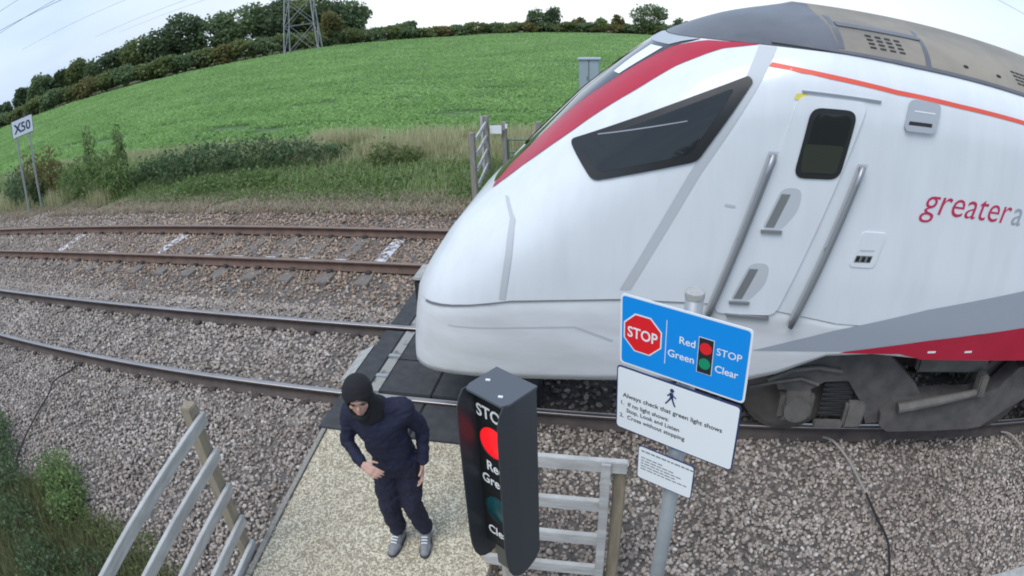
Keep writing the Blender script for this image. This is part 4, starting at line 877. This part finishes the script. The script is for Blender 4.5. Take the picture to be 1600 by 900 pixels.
for (x, y, zt, hw, k, lb) in ((-43.7, 121.4, .2, 1.6, 'mid', 'small green tree in the hedge right of the wood'), (-46.2, 122, -.3, 1.8, 'mid', 'low pale tree at the end of the wood'), (-12, 132.9, -.9, 1.7, 'rust', 'small brown tree in the hedge between round tree and oak'), (-7.5, 132, -1.0, 1.6, 'bright', 'yellow green small tree in the hedge left of the oak'), (-4.3, 131.2, -.4, 1.7, 'rust', 'rust coloured small tree just left of the oak'), (8, 128, -.6, 2.2, 'dark', 'dark tree right of the oak, behind the train nose')):
    tree('small_tree', lb, x, y, -4 if x > -40 else -3, zt+(4 if x > -40 else 3), hw, LM[k], 800, .24, base=.15)

# verge bushes
def bush(label, lobes, m_, n, leaf, name='bush', up=.2):
    cx_ = np.mean([l_[0] for l_ in lobes]); cy_ = np.mean([l_[1] for l_ in lobes]); z0 = -.2
    o = empty(name, (cx_, cy_, z0), label, 'bush'); P_ = crown_pts(lobes, n, .35); P_ = P_[P_[:, 2] > z0]
    V, F = quads(P_, leaf, up=up, aspect=.5, flat=.7); rawmesh('foliage', V, F, m_, o); b = MB()
    for (lx, ly, lz, rx, ry, rz) in lobes:
        for _ in range(5): b.tube([(lx+RNG.uniform(-.2, .2), ly, z0-.05), (lx+RNG.uniform(-rx, rx)*.4, ly+RNG.uniform(-.2, .2), lz), (lx+RNG.uniform(-rx, rx)*.8, ly+RNG.uniform(-ry, ry)*.7, lz+rz*RNG.uniform(.5, 1.0))], [.014, .01, .004], 4)
    b.build('stems', M['bark'], o); return o
bush('rust brown bush behind the X 50 board', [(-19.0, 13.2, .6, .7, .6, 1.0), (-18.2, 13.4, .7, .7, .6, .95), (-17.6, 13.5, .3, .6, .6, .6)], LM['rust'], 1500, .08)
bush('dark green bush at the left edge behind the X 50 board legs', [(-20.5, 13.5, .3, 1.2, .8, .7), (-19.3, 13.0, .2, 1.0, .7, .5)], LM['bramble'], 1800, .085)
bush('tall fresh green bush with upright shoots, right of the X 50 board', [(-16.2, 13.3, .35, 1.0, .8, .75), (-15.0, 13.3, .4, .9, .8, .75), (-14.2, 13.1, .25, .7, .6, .6), (-15.9, 13.7, 1.2, .25, .25, .75), (-14.6, 13.8, 1.15, .2, .2, .8), (-14.2, 13.5, .9, .18, .18, .6)], LM['bright'], 3600, .075, up=.6)
bush('dark bramble clump at the verge, middle of the thicket', [(-12.6, 14.0, .15, 1.1, .8, .62), (-11.5, 14.3, .25, 1.0, .8, .68), (-13.5, 14.0, .1, .8, .7, .5)], LM['bramble'], 3300, .07)
bush('dark bramble clump at the verge, right end of the thicket', [(-10.2, 14.6, .2, 1.0, .8, .66), (-9.0, 14.9, .15, .9, .7, .6), (-8.1, 15.2, .05, .7, .6, .42)], LM['bramble'], 3000, .07)
bush('pale green low clump in front of the brambles', [(-10.8, 13.1, -.05, .9, .5, .3), (-9.4, 13.4, -.05, .8, .5, .32)], LM['bright'], 1500, .06)
bush('brown green weedy clump in the dry grass left of the far fence', [(-6.3, 14.7, .1, .5, .45, .5), (-5.7, 14.9, .05, .5, .4, .4)], LM['olive'], 1100, .06)
bush('bright green leafy weed at the bottom left, nearest the ballast', [(-5.85, 2.95, -.02, .36, .3, .26), (-5.5, 2.8, -.05, .3, .26, .24), (-5.3, 2.55, -.05, .34, .26, .2)], LM['bright'], 2900, .026)
bush('dark green bramble in the bottom left corner', [(-5.1, 1.75, -.05, .5, .3, .26), (-4.4, 2.0, -.1, .42, .3, .2), (-5.9, 2.05, -.05, .5, .3, .24), (-4.8, 1.5, -.1, .5, .3, .22)], LM['bramble'], 3600, .028)
bush('olive weed patch beside the timber fence at the bottom left', [(-4.2, 2.5, -.14, .45, .3, .16), (-3.75, 2.2, -.14, .4, .35, .16), (-4.7, 2.55, -.14, .4, .25, .16)], LM['olive'], 2400, .022)
bush('dark weeds at the left edge of the ballast', [(-7.3, 2.9, -.05, .5, .3, .28), (-6.6, 2.5, -.05, .5, .35, .26), (-7.8, 3.2, -.05, .4, .3, .3)], LM['bramble'], 2800, .03)

def blades(name, x, y, h, m_, wd, label, z=None, lean=.35):
    n = len(x); a = RNG.uniform(0, 6.283, n); L_ = RNG.uniform(.1, lean, n)*h; z = (gz_xy(x, y) if z is None else z)-.02
    dx, dy = np.cos(a), np.sin(a); w_ = wd*RNG.uniform(.6, 1.4, n); px, py_ = -dy*w_, dx*w_
    b0 = np.stack([x-px, y-py_, z], 1); b1 = np.stack([x+px, y+py_, z], 1); m0 = np.stack([x+dx*L_*.35-px*.7, y+dy*L_*.35-py_*.7, z+h*.6], 1); m1 = np.stack([x+dx*L_*.35+px*.7, y+dy*L_*.35+py_*.7, z+h*.6], 1); t0 = np.stack([x+dx*L_-px*.15, y+dy*L_-py_*.15, z+h], 1); t1 = np.stack([x+dx*L_+px*.15, y+dy*L_+py_*.15, z+h], 1)
    V = np.stack([b0, b1, m1, m0, t0, t1], 1).reshape(-1, 3); i = np.arange(n)*6
    F = np.concatenate([np.stack([i, i+1, i+2, i+3], 1), np.stack([i+3, i+2, i+5, i+4], 1)])
    return tag(rawmesh(name, V, F, m_), label, 'grass', kind='stuff')
def scat(n, xr, yr, f=None):
    x = RNG.uniform(*xr, n); y = RNG.uniform(*yr, n); k = np.degrees(np.arctan2(x, y)) > np.where(y < 3.5, -84, -63)
    if f is not None: k &= f(x, y)
    return x[k], y[k]
nf = lambda s, t, o: (lambda x, y: np.array([noise.noise((a*s, b*s, o)) for a, b in zip(x, y)]) > t)
x, y = scat(95000, (-28, 1), (12.2, 17.5), nf(.7, -.42, 1.0)); hh = RNG.uniform(.08, .26, len(x))*np.clip((y-12.0)/1.3, .35, 1.25)
blades('verge_grass', x, y, hh, LM['grass'], .015, 'rough green grass on the far verge', lean=.8)
x, y = scat(52000, (-27, -2), (12.3, 15.6), nf(.55, -.22, 6.0)); z_ = gz_xy(x, y)+RNG.uniform(.02, .22, len(x))*np.clip((y-12)/1.5, .3, 1)
V, F = quads(np.stack([x, y, z_], 1), .05, up=.2, flat=.6, aspect=.45); tag(rawmesh('verge_weeds', V, F, LM['bright']), 'low leafy weeds covering the far verge', 'weeds', kind='stuff')
x, y = scat(30000, (-9.5, 1), (14.6, 17.6), nf(.6, -.2, 9.0)); blades('dry_grass', x, y, RNG.uniform(.25, .62, len(x))*np.clip((y-13.6)/2, .4, 1.1), LM['straw'], .009, 'pale dry seeding grass at the field edge')
x, y = scat(5000, (-27, -14), (12.2, 13.6), nf(.8, -.1, 2.0)); blades('ragged_grass', x, y, RNG.uniform(.2, .6, len(x)), LM['straw'], .009, 'ragged straw coloured grass around the trackside board')
x, y = scat(14000, (-26, -2), (15.8, 17.8)); blades('edge_grass', x, y, RNG.uniform(.12, .4, len(x)), LM['straw'], .010, 'thin straw coloured grass along the crop edge')
x, y = scat(42000, (-26, -2), (11.5, 12.9), nf(.9, -.4, 4.0)); blades('dead_stems', x, y, RNG.uniform(.03, .13, len(x)), LM['litter'], .012, 'brown dead stems between ballast and verge', z=np.where(y < 11.9, -.19, gz_xy(x, y)), lean=1.9)
x, y = scat(46000, (-9, -3.2), (.8, 3.1), lambda x, y: (y < 2.75+.15*np.sin(x*3)-.35*(x > -4.3)) & (y < 2.2+.35*(-3.2-x))); blades('weed_grass', x, y, RNG.uniform(.06, .26, len(x)), LM['weedgrass'], .006, 'weedy grass at the bottom left corner', z=bal_z(x, y), lean=.8)

# ------------------------------------------------------------------ person
BASE = Vector((-1.63, 3.28, 0)); FV = Vector((.05, -1, 0)).normalized(); RV = Vector((-1, -.05, 0)).normalized()
PS = 1.045
def P3(r_, f, z): return BASE+RV*r_*PS+FV*f*PS+Vector((0, 0, z*PS+GZ))
GZ = -.02
def capsule(a, b_, ra, rb, n=18, m_=5):
    a = Vector(a); b_ = Vector(b_); d = (b_-a).normalized(); u = d.orthogonal().normalized(); v = d.cross(u); rings = []
    for k in range(m_+1): t = math.pi/2*(1-k/m_); rings.append((a-d*ra*math.sin(t), ra*math.cos(t)))
    for k in range(m_+1): t = math.pi/2*k/m_; rings.append((b_+d*rb*math.sin(t), rb*math.cos(t)))
    V = []; F = []
    for c, r_ in rings: V += [c+(u*math.cos(2*math.pi*k/n)+v*math.sin(2*math.pi*k/n))*max(r_, 1e-4) for k in range(n)]
    for i in range(len(rings)-1): F += [(i*n+k, i*n+(k+1) % n, (i+1)*n+(k+1) % n, (i+1)*n+k) for k in range(n)]
    F += [tuple(range(n))[::-1], tuple((len(rings)-1)*n+k for k in range(n))]; return V, F
def ell(c, rx, rf, rz, tilt=0.0, yawl=0.0, n=20):
    """ellipsoid in person axes; tilt leans its top forward, yawl turns it about z"""
    V = []; F = []
    for i in range(n//2+1):
        t = math.pi*i/(n//2)
        for k in range(n):
            p = 2*math.pi*k/n; x, y, z = rx*math.sin(t)*math.cos(p), rf*math.sin(t)*math.sin(p), rz*math.cos(t)
            y, z = y*math.cos(tilt)+z*math.sin(tilt), -y*math.sin(tilt)+z*math.cos(tilt); x, y = x*math.cos(yawl)-y*math.sin(yawl), x*math.sin(yawl)+y*math.cos(yawl)
            V.append(Vector(c)+RV*x+FV*y+Vector((0, 0, z)))
    for i in range(n//2): F += [(i*n+k, i*n+(k+1) % n, (i+1)*n+(k+1) % n, (i+1)*n+k) for k in range(n)]
    return V, F
def fuse(name, prims, voxel, m_, parent=None, smooth_it=6, fold=0.0, fscale=9.0, cut=None, origin=None, thick=0.0):
    mb = MB()
    for V, F in prims: mb.add(V, F)
    me = bpy.data.meshes.new(name); me.from_pydata(mb.v, [], mb.f); bm = bmesh.new(); bm.from_mesh(me)
    bmesh.ops.remove_doubles(bm, verts=bm.verts, dist=2e-4); bmesh.ops.recalc_face_normals(bm, faces=bm.faces); bm.to_mesh(me); bm.free()
    o = bpy.data.objects.new('tmp', me); COL.objects.link(o); md = o.modifiers.new('r', 'REMESH'); md.mode = 'VOXEL'; md.voxel_size = voxel; md.use_smooth_shade = True
    s_ = o.modifiers.new('s', 'SMOOTH'); s_.iterations = smooth_it; s_.factor = .5
    bpy.context.view_layer.update(); m2 = bpy.data.meshes.new_from_object(o.evaluated_get(bpy.context.evaluated_depsgraph_get())); bpy.data.objects.remove(o)
    bm = bmesh.new(); bm.from_mesh(m2); bm.normal_update()
    if fold:
        for v in bm.verts:
            c = v.co; a = noise.noise((c.x*fscale, c.y*fscale, c.z*fscale*1.7+5)); b_ = noise.noise((c.x*fscale*2.3+9, c.y*fscale*2.3, c.z*fscale*3.1)); v.co = c+v.normal*fold*(a-abs(b_)*.9)
    if cut: bmesh.ops.delete(bm, geom=[v for v in bm.verts if cut(v.co)], context='VERTS')
    if origin is not None:
        for v in bm.verts: v.co -= origin
    for f in bm.faces: f.smooth = True
    bm.to_mesh(m2); bm.free(); m2.materials.clear(); m2.materials.append(m_)
    o = link(name, m2, parent, origin)
    if thick: q = o.modifiers.new('t', 'SOLIDIFY'); q.thickness = thick; q.offset = -1
    return o
M['skin'] = mat('skin', (.52, .31, .24), .5, var=.12, vscale=14)
M['navy'] = mat('navy jersey', (.012, .015, .042), .85, col2=(.009, .011, .032), vscale=25, bump=.25, bscale=250)
M['navy_trousers'] = mat('navy trousers', (.014, .015, .036), .85, col2=(.010, .011, .028), vscale=20, bump=.2, bscale=200)
M['hood_black'] = mat('black hood', (.010, .010, .012), .9, bump=.2, bscale=200)
M['shoe'] = mat('grey shoe', (.25, .255, .27), .7, var=.3, vscale=30)
M['sole'] = mat('dark sole', (.055, .055, .06), .7)
# joints (person's right is on the left of the picture)
HD = P3(.085, .185, 1.565); NK = P3(.06, .10, 1.40); CH = P3(.035, .055, 1.24); WA = P3(.01, .0, 1.02); PE = P3(0, -.03, .90)
SHR, SHL = P3(.205, .085, 1.37), P3(-.14, .03, 1.385)
ELR, WRR = P3(.285, .085, 1.11), P3(.135, .235, 1.055); ELL_, WRL = P3(-.215, -.08, 1.12), P3(-.205, .0, .895)
HPR, HPL = P3(.075, -.03, .88), P3(-.075, -.04, .88); KNR, KNL = P3(.085, .05, .48), P3(-.085, .02, .48); ANR, ANL = P3(.095, -.03, .085), P3(-.115, -.06, .085)
HT, HY = .18, .3                                      # head tips down and turns to the picture's left
def hp(x, y, z):
    y, z = y*math.cos(HT)+z*math.sin(HT), -y*math.sin(HT)+z*math.cos(HT); x, y = x*math.cos(HY)-y*math.sin(HY), x*math.sin(HY)+y*math.cos(HY)
    x = x
    return HD+RV*(x)+FV*y+Vector((0, 0, z))
def hell(c, rx, rf, rz): return ell(hp(*c), rx, rf, rz, HT, HY)
def hand(wr, direction, palm_n, thumb_side, curl):
    d = Vector(direction).normalized(); pn = Vector(palm_n); pn = (pn-d*pn.dot(d)).normalized(); s_ = d.cross(pn)*thumb_side; out_ = []
    for k in (-.022, 0, .022): out_.append(capsule(wr+s_*k*.6+d*.01, wr+s_*k+d*.085, .016, .0145, 10, 3))
    for k, ln, cu in ((-.030, .058, 1.15), (-.010, .074, 1.0), (.011, .080, .95), (.031, .072, .85)):
        b0 = wr+s_*k+d*.088; a = curl*cu; p1 = b0+(d*math.cos(a*.5)+pn*math.sin(a*.5))*ln*.45+s_*k*.08; p2 = p1+(d*math.cos(a*1.2)+pn*math.sin(a*1.2))*ln*.33; p3 = p2+(d*math.cos(a*1.8)+pn*math.sin(a*1.8))*ln*.26
        out_ += [capsule(b0-d*.02, p1, .0095, .0088, 10, 3), capsule(p1, p2, .0088, .0080, 10, 3), capsule(p2, p3, .0080, .0068, 10, 3)]
    t0 = wr+s_*.026+d*.025; t1 = t0+(s_*.75+d*.65+pn*.25).normalized()*.042; t2 = t1+(s_*.25+d*.9+pn*.4).normalized()*.034
    out_ += [capsule(t0, t1, .0125, .0105, 10, 3), capsule(t1, t2, .0105, .0085, 10, 3)]
    return out_
prims = [hell((0, -.012, .02), .074, .092, .098), hell((0, .022, -.045), .060, .068, .078), hell((0, .055, -.088), .030, .030, .026), hell((0, .074, .022), .052, .022, .016),
    hell((0, .098, -.022), .011, .018, .022), hell((0, .103, -.034), .016, .013, .011), hell((0, .083, -.064), .024, .013, .008), hell((0, .080, -.076), .021, .012, .008),
    hell((.075, -.01, -.01), .010, .022, .033), hell((-.075, -.01, -.01), .010, .022, .033), hell((.042, .060, -.025), .022, .02, .02), hell((-.042, .060, -.025), .022, .02, .02),
    capsule(hp(0, -.02, -.06), NK, .056, .060), capsule(NK, CH, .09, .125), capsule(SHR, CH, .055, .11), capsule(SHL, CH, .055, .11), capsule(CH, WA, .125, .115), capsule(WA, PE, .115, .125),
    capsule(SHR, ELR, .046, .037), capsule(ELR, WRR, .036, .026), capsule(SHL, ELL_, .046, .037), capsule(ELL_, WRL, .036, .026),
    capsule(HPR, KNR, .080, .052), capsule(KNR, ANR, .050, .036), capsule(HPL, KNL, .080, .052), capsule(KNL, ANL, .050, .036), capsule(ANR, P3(.105, .09, .045), .026, .02), capsule(ANL, P3(-.14, .06, .045), .026, .02)]
dR = (WRR-ELR).normalized(); prims += hand(WRR+dR*.02, (RV*-.85+FV*.35+Vector((0, 0, -.30))), (FV*-.7+Vector((0, 0, -.4))), 1, .55)
dL = (WRL-ELL_).normalized(); prims += hand(WRL+dL*.015, (dL+FV*.35+RV*-.12), (RV*.8+FV*.3), -1, .45)
man_o = fuse('person', prims, .0058, M['skin'], None, 4, origin=BASE.copy())
tag(man_o, 'person in dark hood, navy sweater and trousers, standing on the pale gravel path', 'person')
def eye(sx):
    b = MB(); V, F = hell((sx*.031, .078, .001), .012, .010, .0075); b.add(V, F); b.build('eye', mat('eye dark', (.03, .02, .02), .3), man_o, smooth=True)
eye(1); eye(-1)
b = MB()
for sx in (1, -1): b.add(*hell((sx*.032, .090, .021), .019, .008, .0042))
b.build('eyebrow', mat('brow', (.06, .04, .03), .9), man_o, smooth=True)
b = MB(); b.add(*hell((0, .0935, -.069), .021, .006, .0045)); b.build('lips', mat('lips', (.42, .18, .16), .5), man_o, smooth=True)
# hood with a face opening, snood under the chin
hpr = [hell((0, -.018, .03), .106, .126, .124), hell((0, -.03, -.07), .104, .112, .09), capsule(hp(0, -.035, -.08), NK, .102, .115), ell(NK+FV*-.06, .12, .09, .07)]
hi_m = Matrix((RV, FV, Vector((0, 0, 1))))
def incut(c):
    q = hi_m @ (Vector(c)-HD); x, y, z = q; x, y = x*math.cos(-HY)-y*math.sin(-HY), x*math.sin(-HY)+y*math.cos(-HY); y, z = y*math.cos(-HT)+z*math.sin(-HT), -y*math.sin(-HT)+z*math.cos(-HT)
    return y > .02 and (x/.070)**2+((z+.022)/.080)**2 < 1
fuse('hood', hpr, .0075, M['hood_black'], man_o, 5, .004, 12, cut=incut, thick=.012)
fuse('snood', [hell((0, .025, -.125), .070, .075, .034), capsule(hp(0, .005, -.135), NK+FV*.03, .075, .09)], .008, M['hood_black'], man_o, 5, .006, 16)
# sweater
up_ = Vector((0, 0, 1))
jp = [capsule(NK-up_*.02, CH, .105, .155), capsule(SHR, SHL, .08, .08), capsule(SHR-up_*.03, CH, .085, .15), capsule(SHL-up_*.03, CH, .085, .15), ell(CH, .188, .14, .20, .12), ell(WA, .17, .138, .20, .1), capsule(WA, PE+up_*-.0, .152, .158), capsule(CH, WA, .155, .15), ell((CH+WA)/2, .172, .143, .2, .1), ell(PE+up_*.0, .178, .15, .13),
    capsule(SHR, ELR, .074, .058), capsule(ELR, WRR-dR*.02, .057, .043), capsule(SHL, ELL_, .074, .058), capsule(ELL_, WRL-dL*.02, .057, .044), capsule(WRR-dR*.055, WRR-dR*.01, .043, .041), capsule(WRL-dL*.055, WRL-dL*.01, .043, .041)]
fuse('sweater', jp, .009, M['navy'], man_o, 6, .016, 7)
tp = [ell(PE-up_*.03, .176, .145, .13), capsule(HPR, KNR, .108, .085), capsule(KNR, ANR+up_*.07, .085, .070), capsule(HPL, KNL, .108, .085), capsule(KNL, ANL+up_*.07, .085, .070), capsule(HPR-up_*.05, HPL-up_*.05, .10, .10), capsule(ANR+up_*.075, ANR+up_*.045, .06, .052), capsule(ANL+up_*.075, ANL+up_*.045, .06, .052)]
fuse('trousers', tp, .009, M['navy_trousers'], man_o, 5, .016, 8)
for an, tw in ((ANR, .10), (ANL, -.16)):
    d = (FV+RV*tw).normalized(); s_ = Vector((-d.y, d.x, 0)); g0 = Vector((an.x, an.y, GZ))
    sh = fuse('shoe', [capsule(an+up_*.02, an-d*.02-up_*.02, .050, .046), capsule(g0-d*.035+up_*.052, g0+d*.12+up_*.047, .044, .043), capsule(g0+d*.05+up_*.075, an+d*.01, .034, .046), capsule(g0+d*.10+s_*.012+up_*.042, g0+d*.165+up_*.036, .042, .036)], .006, M['shoe'], man_o, 4)
    V = []; n_ = 28
    for z in (0.002, .026):
        for k in range(n_):
            t = 2*math.pi*k/n_; c_, q_ = math.cos(t), math.sin(t); V.append(g0+d*(.055+.150*math.copysign(abs(c_)**.75, c_))+s_*(.047+.006*c_)*math.copysign(abs(q_)**.8, q_)+up_*z)
    b = MB(); b.add(V, [tuple(range(n_))[::-1], tuple(range(n_, 2*n_))]+[(k, (k+1) % n_, n_+(k+1) % n_, n_+k) for k in range(n_)]); b.build('sole', M['sole'], sh)
    b = MB()
    for k in range(4):
        c_ = g0+d*(.045+.022*k)+up_*(.122-.011*k); b.tube([c_-s_*.024, c_+up_*.004, c_+s_*.024], .0045, 6)
    b.build('laces', M['sign_white'], sh)
